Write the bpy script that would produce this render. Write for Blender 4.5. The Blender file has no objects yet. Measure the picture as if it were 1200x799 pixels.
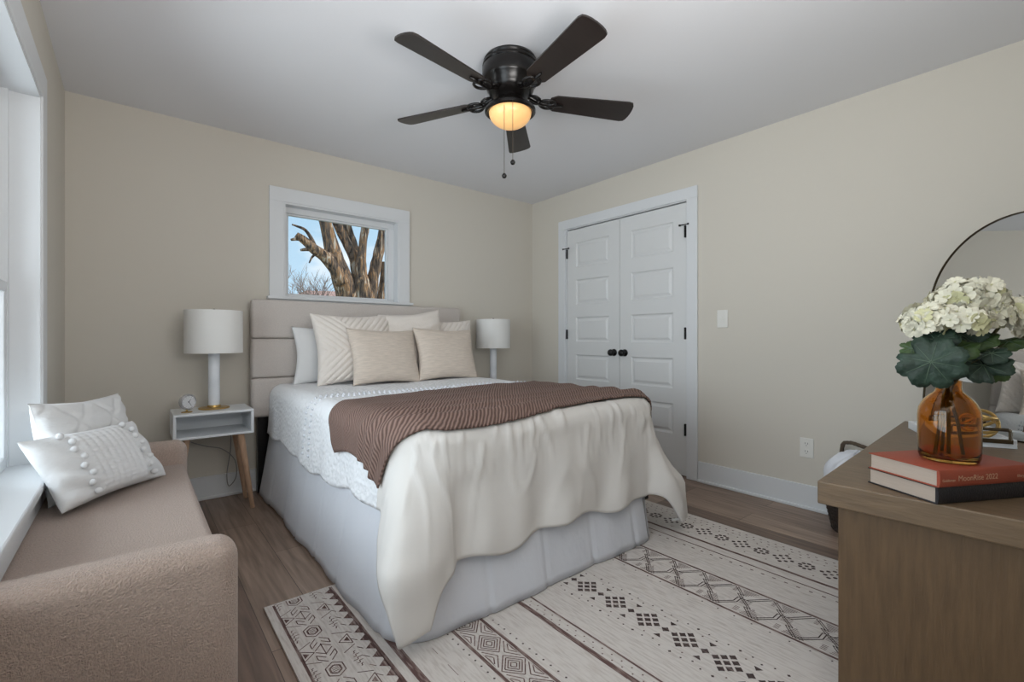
import bpy, bmesh, math, random
from mathutils import Vector, Matrix, noise
random.seed(7)
C = bpy.context.scene.collection
sc = bpy.context.scene
PI = math.pi

# ---------------------------------------------------------------- camera
FPX, HOR, CAMZ, YAW = 545.0, 396.0, 1.05, math.radians(39.2)
cd = bpy.data.cameras.new('camera'); cam = bpy.data.objects.new('camera', cd); C.objects.link(cam)
cam.location = (0, 0, CAMZ); cam.rotation_euler = (math.radians(90), 0, -YAW)
cd.sensor_width = 36; cd.lens = FPX/1200*36; cd.clip_start = 0.02; cd.clip_end = 300
cd.shift_y = -(399.5-HOR)/1200
sc.camera = cam

# ---------------------------------------------------------------- light and exposure
sc.view_settings.view_transform = 'Standard'; sc.view_settings.look = 'None'
sc.view_settings.exposure = 0.04; sc.view_settings.gamma = 1; sc.view_settings.use_curve_mapping = False

w = bpy.data.worlds.new('sky'); sc.world = w; w.use_nodes = True
nt = w.node_tree; nt.nodes.clear()
tc = nt.nodes.new('ShaderNodeTexCoord'); sep = nt.nodes.new('ShaderNodeSeparateXYZ')
mr = nt.nodes.new('ShaderNodeMapRange'); mr.inputs[1].default_value = 0.0; mr.inputs[2].default_value = 0.6
grad = nt.nodes.new('ShaderNodeMix'); grad.data_type = 'RGBA'
grad.inputs[6].default_value = (0.56, 0.74, 0.90, 1); grad.inputs[7].default_value = (0.26, 0.48, 0.70, 1)
nz = nt.nodes.new('ShaderNodeTexNoise'); nz.inputs['Scale'].default_value = 7; nz.inputs['Detail'].default_value = 5
mp = nt.nodes.new('ShaderNodeMapping'); mp.inputs['Scale'].default_value = (1, 1, 2.2); mp.inputs['Location'].default_value = (0.3, 0.2, 0.0)
cr = nt.nodes.new('ShaderNodeMapRange'); cr.inputs[1].default_value = 0.47; cr.inputs[2].default_value = 0.66
cl = nt.nodes.new('ShaderNodeMix'); cl.data_type = 'RGBA'; cl.inputs[7].default_value = (0.86, 0.9, 0.96, 1)
bg = nt.nodes.new('ShaderNodeBackground'); bg.inputs['Strength'].default_value = 1.15
ow = nt.nodes.new('ShaderNodeOutputWorld'); L = nt.links.new
L(tc.outputs['Generated'], sep.inputs[0]); L(sep.outputs['Z'], mr.inputs[0]); L(mr.outputs[0], grad.inputs[0])
L(tc.outputs['Generated'], mp.inputs[0]); L(mp.outputs[0], nz.inputs['Vector']); L(nz.outputs['Fac'], cr.inputs[0])
L(cr.outputs[0], cl.inputs[0]); L(grad.outputs[2], cl.inputs[6]); L(cl.outputs[2], bg.inputs['Color']); L(bg.outputs[0], ow.inputs[0])

def area_light(name, loc, rot, sx, sy, energy, color):
    l = bpy.data.lights.new(name, 'AREA'); l.shape = 'RECTANGLE'; l.size = sx; l.size_y = sy
    l.energy = energy; l.color = color
    o = bpy.data.objects.new(name, l); C.objects.link(o); o.location = loc; o.rotation_euler = rot
    return o
# daylight through the wide left window, winter sun on the tree outside
area_light('window_daylight', (-0.90, 1.45, 1.20), (0, math.radians(-100), 0), 1.7, 2.7, 60, (0.89, 0.945, 1.0))
# unseen fill light added behind the camera, like a flash bounced off the ceiling
area_light('bounce_fill', (0.60, 0.12, 1.40), (math.radians(180-26), 0, 0), 0.9, 0.5, 28, (1.0, 0.985, 0.965))
sl = bpy.data.lights.new('sun', 'SUN'); sl.energy = 2.6; sl.angle = math.radians(1); sl.color = (1, 0.93, 0.82)
so = bpy.data.objects.new('sun', sl); C.objects.link(so); so.rotation_euler = (math.radians(50), 0, math.radians(62))

# ---------------------------------------------------------------- materials
def srgb(r, g, b):
    f = lambda c: (c/255/12.92) if c/255 <= 0.04045 else ((c/255+0.055)/1.055)**2.4
    return (f(r), f(g), f(b), 1)
def mat(name, col, rough=0.6, metal=0.0, bump=0, bscale=50, var=0, vscale=8, stretch=(1, 1, 1), sheen=0, spec=None, coords='Object'):
    m = bpy.data.materials.new(name); m.use_nodes = True
    n = m.node_tree; p = n.nodes['Principled BSDF']
    p.inputs['Base Color'].default_value = col; p.inputs['Roughness'].default_value = rough; p.inputs['Metallic'].default_value = metal
    if sheen: p.inputs['Sheen Weight'].default_value = sheen
    if spec is not None: p.inputs['Specular IOR Level'].default_value = spec
    t = n.nodes.new('ShaderNodeTexCoord'); mpn = n.nodes.new('ShaderNodeMapping'); mpn.inputs['Scale'].default_value = stretch
    n.links.new(t.outputs[coords], mpn.inputs[0])
    if bump:
        a = n.nodes.new('ShaderNodeTexNoise'); a.inputs['Scale'].default_value = bscale; a.inputs['Detail'].default_value = 3
        b = n.nodes.new('ShaderNodeBump'); b.inputs['Strength'].default_value = bump; b.inputs['Distance'].default_value = 0.01
        n.links.new(mpn.outputs[0], a.inputs['Vector']); n.links.new(a.outputs['Fac'], b.inputs['Height']); n.links.new(b.outputs[0], p.inputs['Normal'])
    if var:
        a = n.nodes.new('ShaderNodeTexNoise'); a.inputs['Scale'].default_value = vscale; a.inputs['Detail'].default_value = 4
        r = n.nodes.new('ShaderNodeMapRange'); r.inputs[1].default_value = 0.3; r.inputs[2].default_value = 0.7
        r.inputs[3].default_value = 1-var; r.inputs[4].default_value = 1+var
        x = n.nodes.new('ShaderNodeMix'); x.data_type = 'RGBA'; x.blend_type = 'MULTIPLY'; x.inputs[0].default_value = 1
        x.inputs[6].default_value = col
        n.links.new(mpn.outputs[0], a.inputs['Vector']); n.links.new(a.outputs['Fac'], r.inputs[0]); n.links.new(r.outputs[0], x.inputs[7])
        n.links.new(x.outputs[2], p.inputs['Base Color'])
    return m
def bark():
    m = bpy.data.materials.new('tree_bark'); m.use_nodes = True; n = m.node_tree; p = n.nodes['Principled BSDF']; p.inputs['Roughness'].default_value = 0.95
    t = n.nodes.new('ShaderNodeTexCoord'); mp = n.nodes.new('ShaderNodeMapping'); mp.inputs['Scale'].default_value = (2.6, 2.6, 0.5)
    a = n.nodes.new('ShaderNodeTexNoise'); a.inputs['Scale'].default_value = 7; a.inputs['Detail'].default_value = 7; a.inputs['Distortion'].default_value = 0.8
    r = n.nodes.new('ShaderNodeValToRGB'); e = r.color_ramp.elements
    e[0].position = 0.36; e[0].color = srgb(64, 52, 46); e[1].position = 0.68; e[1].color = srgb(214, 198, 180)
    q = r.color_ramp.elements.new(0.50); q.color = srgb(128, 106, 90); q = r.color_ramp.elements.new(0.57); q.color = srgb(172, 126, 84)
    b = n.nodes.new('ShaderNodeBump'); b.inputs['Strength'].default_value = 1; b.inputs['Distance'].default_value = 0.06
    K = n.links.new
    K(t.outputs['Object'], mp.inputs[0]); K(mp.outputs[0], a.inputs['Vector']); K(a.outputs['Fac'], r.inputs[0]); K(r.outputs[0], p.inputs['Base Color'])
    K(a.outputs['Fac'], b.inputs['Height']); K(b.outputs[0], p.inputs['Normal'])
    return m
M = {}
M['wall'] = mat('wall_paint', srgb(213, 207, 196), 0.85, bump=0.04, bscale=300)
M['ceiling'] = mat('ceiling_paint', srgb(228, 228, 231), 0.9)
M['trim'] = mat('white_trim', srgb(224, 226, 228), 0.45)
M['door'] = mat('door_paint', srgb(222, 223, 223), 0.4)
M['black'] = mat('matte_black', srgb(18, 17, 17), 0.35, spec=0.4)
M['fan_metal'] = mat('dark_bronze', srgb(22, 19, 18), 0.28, metal=0.3)
M['blade'] = mat('dark_blade', srgb(38, 31, 28), 0.35, var=0.15, vscale=6, stretch=(2, 14, 2))
M['bench'] = mat('boucle', srgb(190, 168, 154), 0.95, bump=0.9, bscale=260, var=0.12, vscale=160, sheen=0.3)
M['linen_grey'] = mat('headboard_linen', srgb(204, 196, 190), 0.9, bump=0.3, bscale=380, var=0.05, vscale=140)
M['duvet'] = mat('white_duvet', srgb(222, 218, 213), 0.9, bump=0.12, bscale=9)
M['skirt'] = mat('skirt_cotton', srgb(218, 220, 226), 0.9, bump=0.5, bscale=14, stretch=(1, 1, 0.6))
M['pillow_white'] = mat('pillow_cotton', srgb(228, 228, 228), 0.9, bump=0.25, bscale=35, stretch=(1, 3, 1))
M['pillow_plain'] = mat('pillow_percale', srgb(226, 226, 226), 0.9, bump=0.1, bscale=12)
M['pillow_cream'] = mat('pillow_cream', srgb(229, 221, 213), 0.92, bump=0.35, bscale=60)
M['pillow_linen'] = mat('slub_linen', srgb(215, 202, 189), 0.95, bump=0.4, bscale=40, var=0.09, vscale=28, stretch=(0.6, 5, 1))
M['white_gloss'] = mat('white_lacquer', srgb(228, 231, 234), 0.35)
M['oak_leg'] = mat('light_oak', srgb(188, 154, 126), 0.5, var=0.15, vscale=14, stretch=(6, 6, 1))
M['shade'] = mat('lamp_linen', srgb(232, 231, 228), 0.9, bump=0.1, bscale=300)
M['marble'] = mat('white_marble', srgb(232, 236, 242), 0.25, var=0.06, vscale=9)
M['gold'] = mat('brushed_gold', srgb(190, 158, 98), 0.3, metal=0.9)
M['bronze'] = mat('antique_bronze', srgb(84, 72, 54), 0.4, metal=0.7)
M['dresser'] = mat('dresser_wood', srgb(98, 76, 52), 0.5, var=0.16, vscale=7, stretch=(9, 9, 1), bump=0.15, bscale=20)
M['dresser_top'] = mat('dresser_top_wood', srgb(112, 92, 70), 0.42, var=0.16, vscale=7, stretch=(9, 1.2, 9), bump=0.1, bscale=20)
M['book_red'] = mat('orange_book_cloth', srgb(152, 70, 48), 0.6, bump=0.1, bscale=400)
M['book_maroon'] = mat('dark_book_cover', srgb(30, 28, 32), 0.45, bump=0.2, bscale=200)
M['maroon'] = mat('maroon_cover', srgb(78, 26, 24), 0.5)
M['paper'] = mat('page_edges', srgb(184, 168, 154), 0.9, var=0.08, vscale=20, stretch=(1, 1, 60))
M['gilt'] = mat('spine_lettering', srgb(196, 150, 120), 0.5)
M['petal'] = mat('hydrangea_petal', srgb(218, 214, 194), 0.8, var=0.08, vscale=25)
M['petal_green'] = mat('hydrangea_heart', srgb(204, 201, 160), 0.8)
M['leaf'] = mat('geranium_leaf', srgb(40, 60, 48), 0.55, var=0.35, vscale=30, bump=0.4, bscale=60)
M['leaf_light'] = mat('bright_leaf', srgb(56, 80, 36), 0.5, var=0.25, vscale=30, bump=0.3, bscale=60)
M['stem'] = mat('stem_green', srgb(70, 66, 36), 0.6)
M['basket'] = mat('woven_basket', srgb(46, 36, 30), 0.8, bump=0.5, bscale=80)
M['rope'] = mat('rope_handle', srgb(88, 74, 60), 0.8, bump=0.6, bscale=120)
M['throw_white'] = mat('white_blanket', srgb(224, 226, 232), 0.95, bump=0.4, bscale=40)
M['plate'] = mat('switch_plate', srgb(230, 228, 222), 0.35)
M['cable'] = mat('grey_cable', srgb(150, 148, 146), 0.5)
M['chain'] = mat('chain_metal', srgb(86, 78, 70), 0.4, metal=0.8)
M['bark'] = bark()
M['twig'] = mat('twig_bark', srgb(150, 130, 122), 0.9)
M['roof'] = mat('red_roof', srgb(206, 164, 152), 0.9, var=0.1, vscale=3)
M['siding'] = mat('house_siding', srgb(210, 205, 196), 0.8)
M['ground'] = mat('winter_grass', srgb(120, 118, 84), 1.0, var=0.3, vscale=2)
M['dark'] = mat('dark_gap', srgb(8, 8, 8), 0.9)
M['clock_face'] = mat('clock_face', srgb(214, 214, 216), 0.4)
M['silver'] = mat('clock_silver', srgb(205, 205, 208), 0.25, metal=0.6)
M['chrome_mirror'] = mat('mirror_glass', (0.86, 0.87, 0.86, 1), 0.01, metal=1.0)

def glass_thin(name, tint):
    m = bpy.data.materials.new(name); m.use_nodes = True; n = m.node_tree; n.nodes.clear()
    t = n.nodes.new('ShaderNodeBsdfTransparent'); t.inputs[0].default_value = tint
    g = n.nodes.new('ShaderNodeBsdfGlossy'); g.inputs['Roughness'].default_value = 0.02
    f = n.nodes.new('ShaderNodeFresnel'); f.inputs[0].default_value = 1.3
    x = n.nodes.new('ShaderNodeMixShader'); o = n.nodes.new('ShaderNodeOutputMaterial')
    n.links.new(f.outputs[0], x.inputs[0]); n.links.new(t.outputs[0], x.inputs[1]); n.links.new(g.outputs[0], x.inputs[2]); n.links.new(x.outputs[0], o.inputs[0])
    return m
M['pane'] = glass_thin('window_glass', (0.96, 0.98, 0.98, 1))
def amber():
    m = bpy.data.materials.new('amber_glass'); m.use_nodes = True; n = m.node_tree; p = n.nodes['Principled BSDF']
    p.inputs['Base Color'].default_value = srgb(234, 180, 98); p.inputs['Transmission Weight'].default_value = 1
    p.inputs['Roughness'].default_value = 0.02; p.inputs['IOR'].default_value = 1.45
    return m
M['amber'] = amber()
def glow():
    m = bpy.data.materials.new('lit_frosted_glass'); m.use_nodes = True; n = m.node_tree; p = n.nodes['Principled BSDF']
    p.inputs['Base Color'].default_value = srgb(235, 190, 130); p.inputs['Roughness'].default_value = 0.3
    a = n.nodes.new('ShaderNodeTexNoise'); a.inputs['Scale'].default_value = 9
    t = n.nodes.new('ShaderNodeTexCoord'); r = n.nodes.new('ShaderNodeValToRGB')
    r.color_ramp.elements[0].position = 0.35; r.color_ramp.elements[0].color = (1.0, 0.45, 0.14, 1)
    r.color_ramp.elements[1].position = 0.7; r.color_ramp.elements[1].color = (1.0, 0.66, 0.26, 1)
    n.links.new(t.outputs['Object'], a.inputs['Vector']); n.links.new(a.outputs['Fac'], r.inputs[0]); n.links.new(r.outputs[0], p.inputs['Emission Color'])
    p.inputs['Emission Strength'].default_value = 0.46
    return m
M['glow'] = glow()
def floor_mat():
    m = bpy.data.materials.new('wood_plank_floor'); m.use_nodes = True; n = m.node_tree; p = n.nodes['Principled BSDF']
    t = n.nodes.new('ShaderNodeTexCoord'); mp = n.nodes.new('ShaderNodeMapping'); mp.inputs['Rotation'].default_value = (0, 0, PI/2)
    b = n.nodes.new('ShaderNodeTexBrick'); b.offset = 0.37; b.inputs['Scale'].default_value = 1
    b.inputs['Brick Width'].default_value = 1.25; b.inputs['Row Height'].default_value = 0.18; b.inputs['Mortar Size'].default_value = 0.0012
    b.inputs['Color1'].default_value = srgb(160, 138, 122); b.inputs['Color2'].default_value = srgb(116, 96, 84); b.inputs['Mortar'].default_value = srgb(70, 56, 48)
    m2 = n.nodes.new('ShaderNodeMapping'); m2.inputs['Scale'].default_value = (14, 0.9, 1)
    a = n.nodes.new('ShaderNodeTexNoise'); a.inputs['Scale'].default_value = 3; a.inputs['Detail'].default_value = 8; a.inputs['Distortion'].default_value = 0.6
    r = n.nodes.new('ShaderNodeMapRange'); r.inputs[1].default_value = 0.3; r.inputs[2].default_value = 0.7; r.inputs[3].default_value = 0.62; r.inputs[4].default_value = 1.25
    x = n.nodes.new('ShaderNodeMix'); x.data_type = 'RGBA'; x.blend_type = 'MULTIPLY'; x.inputs[0].default_value = 1
    K = n.links.new
    K(t.outputs['Object'], mp.inputs[0]); K(mp.outputs[0], b.inputs['Vector']); K(t.outputs['Object'], m2.inputs[0]); K(m2.outputs[0], a.inputs['Vector'])
    K(a.outputs['Fac'], r.inputs[0]); K(b.outputs['Color'], x.inputs[6]); K(r.outputs[0], x.inputs[7]); K(x.outputs[2], p.inputs['Base Color'])
    bp = n.nodes.new('ShaderNodeBump'); bp.inputs['Strength'].default_value = 0.2; bp.inputs['Distance'].default_value = 0.002
    K(b.outputs['Fac'], bp.inputs['Height']); bp.invert = True; K(bp.outputs[0], p.inputs['Normal'])
    p.inputs['Roughness'].default_value = 0.42
    return m
M['floor'] = floor_mat()
def rug_mat(name, col, wear_col, lo, hi):
    m = bpy.data.materials.new(name); m.use_nodes = True; n = m.node_tree; p = n.nodes['Principled BSDF']
    t = n.nodes.new('ShaderNodeTexCoord'); mp = n.nodes.new('ShaderNodeMapping'); mp.inputs['Scale'].default_value = (26, 3, 1)
    a = n.nodes.new('ShaderNodeTexNoise'); a.inputs['Scale'].default_value = 5; a.inputs['Detail'].default_value = 7
    r = n.nodes.new('ShaderNodeMapRange'); r.inputs[1].default_value = lo; r.inputs[2].default_value = hi
    x = n.nodes.new('ShaderNodeMix'); x.data_type = 'RGBA'; x.inputs[6].default_value = col; x.inputs[7].default_value = wear_col
    K = n.links.new
    K(t.outputs['Object'], mp.inputs[0]); K(mp.outputs[0], a.inputs['Vector']); K(a.outputs['Fac'], r.inputs[0]); K(r.outputs[0], x.inputs[0]); K(x.outputs[2], p.inputs['Base Color'])
    p.inputs['Roughness'].default_value = 0.95
    return m
M['rug'] = rug_mat('rug_cream', srgb(208, 201, 195), srgb(186, 176, 169), 0.45, 0.75)
M['rug_brown'] = rug_mat('rug_brown', srgb(98, 74, 70), srgb(168, 150, 143), 0.46, 0.74)
M['rug_dark'] = rug_mat('rug_dark', srgb(72, 58, 56), srgb(140, 124, 118), 0.50, 0.80)
def duvet_tex():
    m = bpy.data.materials.new('crinkled_duvet'); m.use_nodes = True; n = m.node_tree; p = n.nodes['Principled BSDF']
    p.inputs['Base Color'].default_value = srgb(240, 241, 243); p.inputs['Roughness'].default_value = 0.92
    t = n.nodes.new('ShaderNodeTexCoord'); v = n.nodes.new('ShaderNodeTexVoronoi'); v.inputs['Scale'].default_value = 55; v.feature = 'SMOOTH_F1'
    a = n.nodes.new('ShaderNodeTexNoise'); a.inputs['Scale'].default_value = 30; a.inputs['Detail'].default_value = 4
    ad = n.nodes.new('ShaderNodeMath'); ad.operation = 'ADD'
    b = n.nodes.new('ShaderNodeBump'); b.inputs['Strength'].default_value = 0.55; b.inputs['Distance'].default_value = 0.012
    K = n.links.new
    K(t.outputs['Object'], v.inputs['Vector']); K(t.outputs['Object'], a.inputs['Vector']); K(v.outputs['Distance'], ad.inputs[0]); K(a.outputs['Fac'], ad.inputs[1])
    K(ad.outputs[0], b.inputs['Height']); K(b.outputs[0], p.inputs['Normal'])
    return m
M['duvet_tex'] = duvet_tex()
def knit():
    m = bpy.data.materials.new('brown_knit'); m.use_nodes = True; n = m.node_tree; p = n.nodes['Principled BSDF']
    p.inputs['Roughness'].default_value = 0.95
    uvn = n.nodes.new('ShaderNodeUVMap'); uvn.uv_map = 'UVMap'; t = n.nodes.new('ShaderNodeMapping'); t.inputs['Scale'].default_value = (2.0, 0.75, 1); n.links.new(uvn.outputs[0], t.inputs[0])
    wv = n.nodes.new('ShaderNodeTexWave'); wv.inputs['Scale'].default_value = 34; wv.inputs['Distortion'].default_value = 1.5; wv.inputs['Detail'].default_value = 1
    wv.bands_direction = 'DIAGONAL'
    r = n.nodes.new('ShaderNodeValToRGB'); r.color_ramp.elements[0].color = srgb(90, 69, 62); r.color_ramp.elements[1].color = srgb(144, 118, 107)
    b = n.nodes.new('ShaderNodeBump'); b.inputs['Strength'].default_value = 0.6; b.inputs['Distance'].default_value = 0.005
    K = n.links.new
    K(t.outputs[0], wv.inputs['Vector']); K(wv.outputs['Fac'], r.inputs[0]); K(r.outputs[0], p.inputs['Base Color']); K(wv.outputs['Fac'], b.inputs['Height']); K(b.outputs[0], p.inputs['Normal'])
    return m
M['knit'] = knit()

# ---------------------------------------------------------------- builders
def link(name, me, m=None, parent=None, smooth=False, sharp=None):
    o = bpy.data.objects.new(name, me); C.objects.link(o)
    if m is not None:
        for mm in (m if isinstance(m, (list, tuple)) else [m]): me.materials.append(mm)
    if parent: o.parent = parent
    if smooth:
        for p in me.polygons: p.use_smooth = True
        if sharp: me.set_sharp_from_angle(angle=math.radians(sharp))
    return o
def obj(name, bm, m=None, parent=None, smooth=False, sharp=None):
    bmesh.ops.recalc_face_normals(bm, faces=bm.faces)
    me = bpy.data.meshes.new(name); bm.to_mesh(me); bm.free()
    return link(name, me, m, parent, smooth, sharp)
def tag(o, label, cat, group=None, kind=None):
    if label: o['label'] = label
    if cat: o['category'] = cat
    if group: o['group'] = group
    if kind: o['kind'] = kind
    return o
def thing(name, label, cat, loc=(0, 0, 0), rz=0, group=None):
    o = bpy.data.objects.new(name, None); C.objects.link(o); o.location = loc; o.rotation_euler = (0, 0, rz)
    o.empty_display_size = 0.05
    return tag(o, label, cat, group)
def struct(o): o['kind'] = 'structure'; return o
def box(bm, x0, x1, y0, y1, z0, z1, bev=0, seg=2, mi=0, mtx=None):
    r = bmesh.ops.create_cube(bm, size=1); vs = r['verts']
    for v in vs: v.co = Vector(((x0+x1)/2+v.co.x*(x1-x0), (y0+y1)/2+v.co.y*(y1-y0), (z0+z1)/2+v.co.z*(z1-z0)))
    fs = set(f for v in vs for f in v.link_faces)
    for f in fs: f.material_index = mi
    if bev:
        es = list(set(e for v in vs for e in v.link_edges))
        rr = bmesh.ops.bevel(bm, geom=es, offset=bev, segments=seg, profile=0.5, affect='EDGES')
        vs = rr['verts']
        for f in rr['faces']: f.material_index = mi
    if mtx:
        allv = set(vs)
        for v in allv: v.co = mtx @ v.co
    return vs
def boxo(name, b, m, parent=None, bev=0, seg=2):
    bm = bmesh.new(); box(bm, *b, bev=bev, seg=seg); return obj(name, bm, m, parent, smooth=bool(bev) and seg > 2, sharp=40)
def lathe(bm, prof, seg=48, c=(0, 0, 0), axis='z', a0=0, ridge=None):
    rings = []
    for r, z in prof:
        ring = []
        for i in range(seg):
            a = 2*PI*i/seg
            rr = max(r, 1e-5)
            p = (rr*math.cos(a), rr*math.sin(a), z)
            if axis == 'x': p = (p[2], p[0], p[1])
            if axis == 'y': p = (p[0], p[2], p[1])
            ring.append(bm.verts.new((p[0]+c[0], p[1]+c[1], p[2]+c[2])))
        rings.append(ring)
    for k in range(len(rings)-1):
        for i in range(seg):
            j = (i+1) % seg
            bm.faces.new((rings[k][i], rings[k][j], rings[k+1][j], rings[k+1][i]))
    return rings
def tube(bm, pts, rad, seg=8, cap=True):
    pts = [Vector(p) for p in pts]; n = len(pts)
    rads = rad if isinstance(rad, (list, tuple)) else [rad]*n
    rings = []; up = Vector((0, 0, 1)); prev = None
    for i, p in enumerate(pts):
        t = (pts[min(i+1, n-1)]-pts[max(i-1, 0)]).normalized()
        if prev is None:
            a = up if abs(t.z) < 0.9 else Vector((1, 0, 0))
            u = t.cross(a).normalized()
        else:
            u = (prev - t*prev.dot(t)).normalized()
        prev = u; v = t.cross(u)
        rings.append([bm.verts.new(p+(u*math.cos(2*PI*k/seg)+v*math.sin(2*PI*k/seg))*rads[i]) for k in range(seg)])
    for k in range(n-1):
        for i in range(seg):
            j = (i+1) % seg; bm.faces.new((rings[k][i], rings[k][j], rings[k+1][j], rings[k+1][i]))
    if cap:
        bm.faces.new(rings[0][::-1]); bm.faces.new(rings[-1])
def smooth_path(pts, n=6):
    pts = [Vector(p) for p in pts]; out = []
    for i in range(len(pts)-1):
        p0 = pts[max(i-1, 0)]; p1 = pts[i]; p2 = pts[i+1]; p3 = pts[min(i+2, len(pts)-1)]
        for k in range(n):
            t = k/n
            out.append(0.5*((2*p1)+(-p0+p2)*t+(2*p0-5*p1+4*p2-p3)*t*t+(-p0+3*p1-3*p2+p3)*t**3))
    out.append(pts[-1]); return out
def grid(bm, nu, nv, fn, mi=None, uv=False):
    vs = [[bm.verts.new(fn(i/(nu-1), j/(nv-1))) for j in range(nv)] for i in range(nu)]
    lay = bm.loops.layers.uv.new('UVMap') if uv else None
    for i in range(nu-1):
        for j in range(nv-1):
            f = bm.faces.new((vs[i][j], vs[i+1][j], vs[i+1][j+1], vs[i][j+1]))
            if mi: f.material_index = mi(i/(nu-1), j/(nv-1))
            if uv:
                for lp, (a, b) in zip(f.loops, ((i, j), (i+1, j), (i+1, j+1), (i, j+1))):
                    lp[lay].uv = (a/(nu-1), b/(nv-1))
    return vs
def frame4(bm, x0, x1, z0, z1, wl, wr, wt, wb, y0, y1, bev=0, mi=0):
    """rectangular frame in the xz plane, mitred ends avoided: top and bottom run full width"""
    box(bm, x0, x1, y0, y1, z1-wt, z1, bev, mi=mi)
    if wb: box(bm, x0, x1, y0, y1, z0, z0+wb, bev, mi=mi)
    box(bm, x0, x0+wl, y0, y1, z0+wb, z1-wt, bev, mi=mi)
    box(bm, x1-wr, x1, y0, y1, z0+wb, z1-wt, bev, mi=mi)

# ---------------------------------------------------------------- room shell
XL, XR, YF, YB, H = -0.296, 3.22, -0.16, 3.615, 2.44
T = 0.14
struct(boxo('floor', (XL-T, XR+T, YF-T, YB+T, -0.08, 0), M['floor']))
struct(boxo('ceiling', (XL-T, XR+T, YF-T, YB+T, H, H+0.08), M['ceiling']))
# back wall with window_1 opening
WX0, WX1, WZ0, WZ1 = 0.835, 1.722, 1.335, 2.022
bm = bmesh.new()
box(bm, XL-T, WX0, YB, YB+T, 0, H); box(bm, WX1, XR+T, YB, YB+T, 0, H)
box(bm, WX0, WX1, YB, YB+T, 0, WZ0); box(bm, WX0, WX1, YB, YB+T, WZ1, H)
struct(obj('wall_back', bm, M['wall']))
# left wall with window_2 opening
LY0, LY1, LZ0, LZ1 = 0.20, 2.684, 0.53, 2.037
bm = bmesh.new()
box(bm, XL-T, XL, YF-T, LY0, 0, H); box(bm, XL-T, XL, LY1, YB, 0, H)
box(bm, XL-T, XL, LY0, LY1, 0, LZ0); box(bm, XL-T, XL, LY0, LY1, LZ1, H)
struct(obj('wall_left', bm, M['wall']))
# right wall with the closet opening
DY0, DY1, DZ = 1.868, 3.128, 2.085
bm = bmesh.new()
box(bm, XR, XR+T, YF-T, DY0, 0, H); box(bm, XR, XR+T, DY1, YB, 0, H); box(bm, XR, XR+T, DY0, DY1, DZ, H)
box(bm, XR+T, XR+T+0.02, DY0-0.1, DY1+0.1, 0, DZ+0.1)
struct(obj('wall_right', bm, M['wall']))
# front wall with the doorway behind the camera
bm = bmesh.new(); HX0, HX1, HZ = 0.42, 1.22, 2.06
box(bm, XL, HX0, YF-T, YF, 0, H); box(bm, HX1, XR, YF-T, YF, 0, H); box(bm, HX0, HX1, YF-T, YF, HZ, H)
struct(obj('wall_front', bm, M['wall']))
bm = bmesh.new(); box(bm, HX0+0.005, HX1-0.005, YF-0.05, YF-0.012, 0.01, HZ-0.005, 0.002); struct(obj('door_3', bm, M['door']))

# baseboards with shoe moulding
def baseboard(name, a, b, side):
    bm = bmesh.new()
    if side == 'back':
        box(bm, a, b, YB-0.016, YB, 0, 0.148, 0.003); box(bm, a, b, YB-0.03, YB-0.014, 0, 0.02, 0.005)
    if side == 'right':
        box(bm, XR-0.016, XR, a, b, 0, 0.148, 0.003); box(bm, XR-0.03, XR-0.014, a, b, 0, 0.02, 0.005)
    if side == 'left':
        box(bm, XL, XL+0.016, a, b, 0, 0.148, 0.003); box(bm, XL+0.014, XL+0.03, a, b, 0, 0.02, 0.005)
    if side == 'front':
        box(bm, a, b, YF, YF+0.016, 0, 0.148, 0.003)
    struct(obj(name, bm, M['trim']))
baseboard('baseboard_back', XL+0.03, XR-0.03, 'back'); baseboard('baseboard_right', 0.0, DY0-0.09, 'right')
baseboard('baseboard_left', YF+0.02, YB-0.03, 'left'); baseboard('baseboard_front', HX1+0.02, XR-0.03, 'front')

# window_1 : small picture window above the bed
win = struct(thing('window_1', None, None))
bm = bmesh.new()
frame4(bm, 0.742, 1.817, 1.235, 2.122, 0.093, 0.095, 0.10, 0.09, YB-0.018, YB-0.001, 0.002)
struct(obj('casing', bm, M['trim'], win)); 
bm = bmesh.new(); box(bm, 0.725, 1.84, YB-0.045, YB-0.0, 1.325, 1.345, 0.004); o = obj('window_stool', bm, M['trim'], win)
bm = bmesh.new(); frame4(bm, WX0, WX1, WZ0, WZ1, 0.012, 0.012, 0.012, 0.012, YB-0.012, YB+T, 0)
obj('jamb', bm, M['trim'], win)
bm = bmesh.new(); frame4(bm, WX0+0.012, WX1-0.012, WZ0+0.012, WZ1-0.012, 0.028, 0.05, 0.045, 0.02, YB+0.06, YB+0.12, 0.004)
frame4(bm, WX0+0.04, WX1-0.062, WZ0+0.032, WZ1-0.057, 0.012, 0.014, 0.012, 0.01, YB+0.075, YB+0.105, 0.002)
obj('sash', bm, M['trim'], win)
obj('pane', (lambda b: (box(b, WX0+0.05, WX1-0.074, YB+0.088, YB+0.092, WZ0+0.04, WZ1-0.067), b)[1])(bmesh.new()), M['pane'], win)
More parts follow.
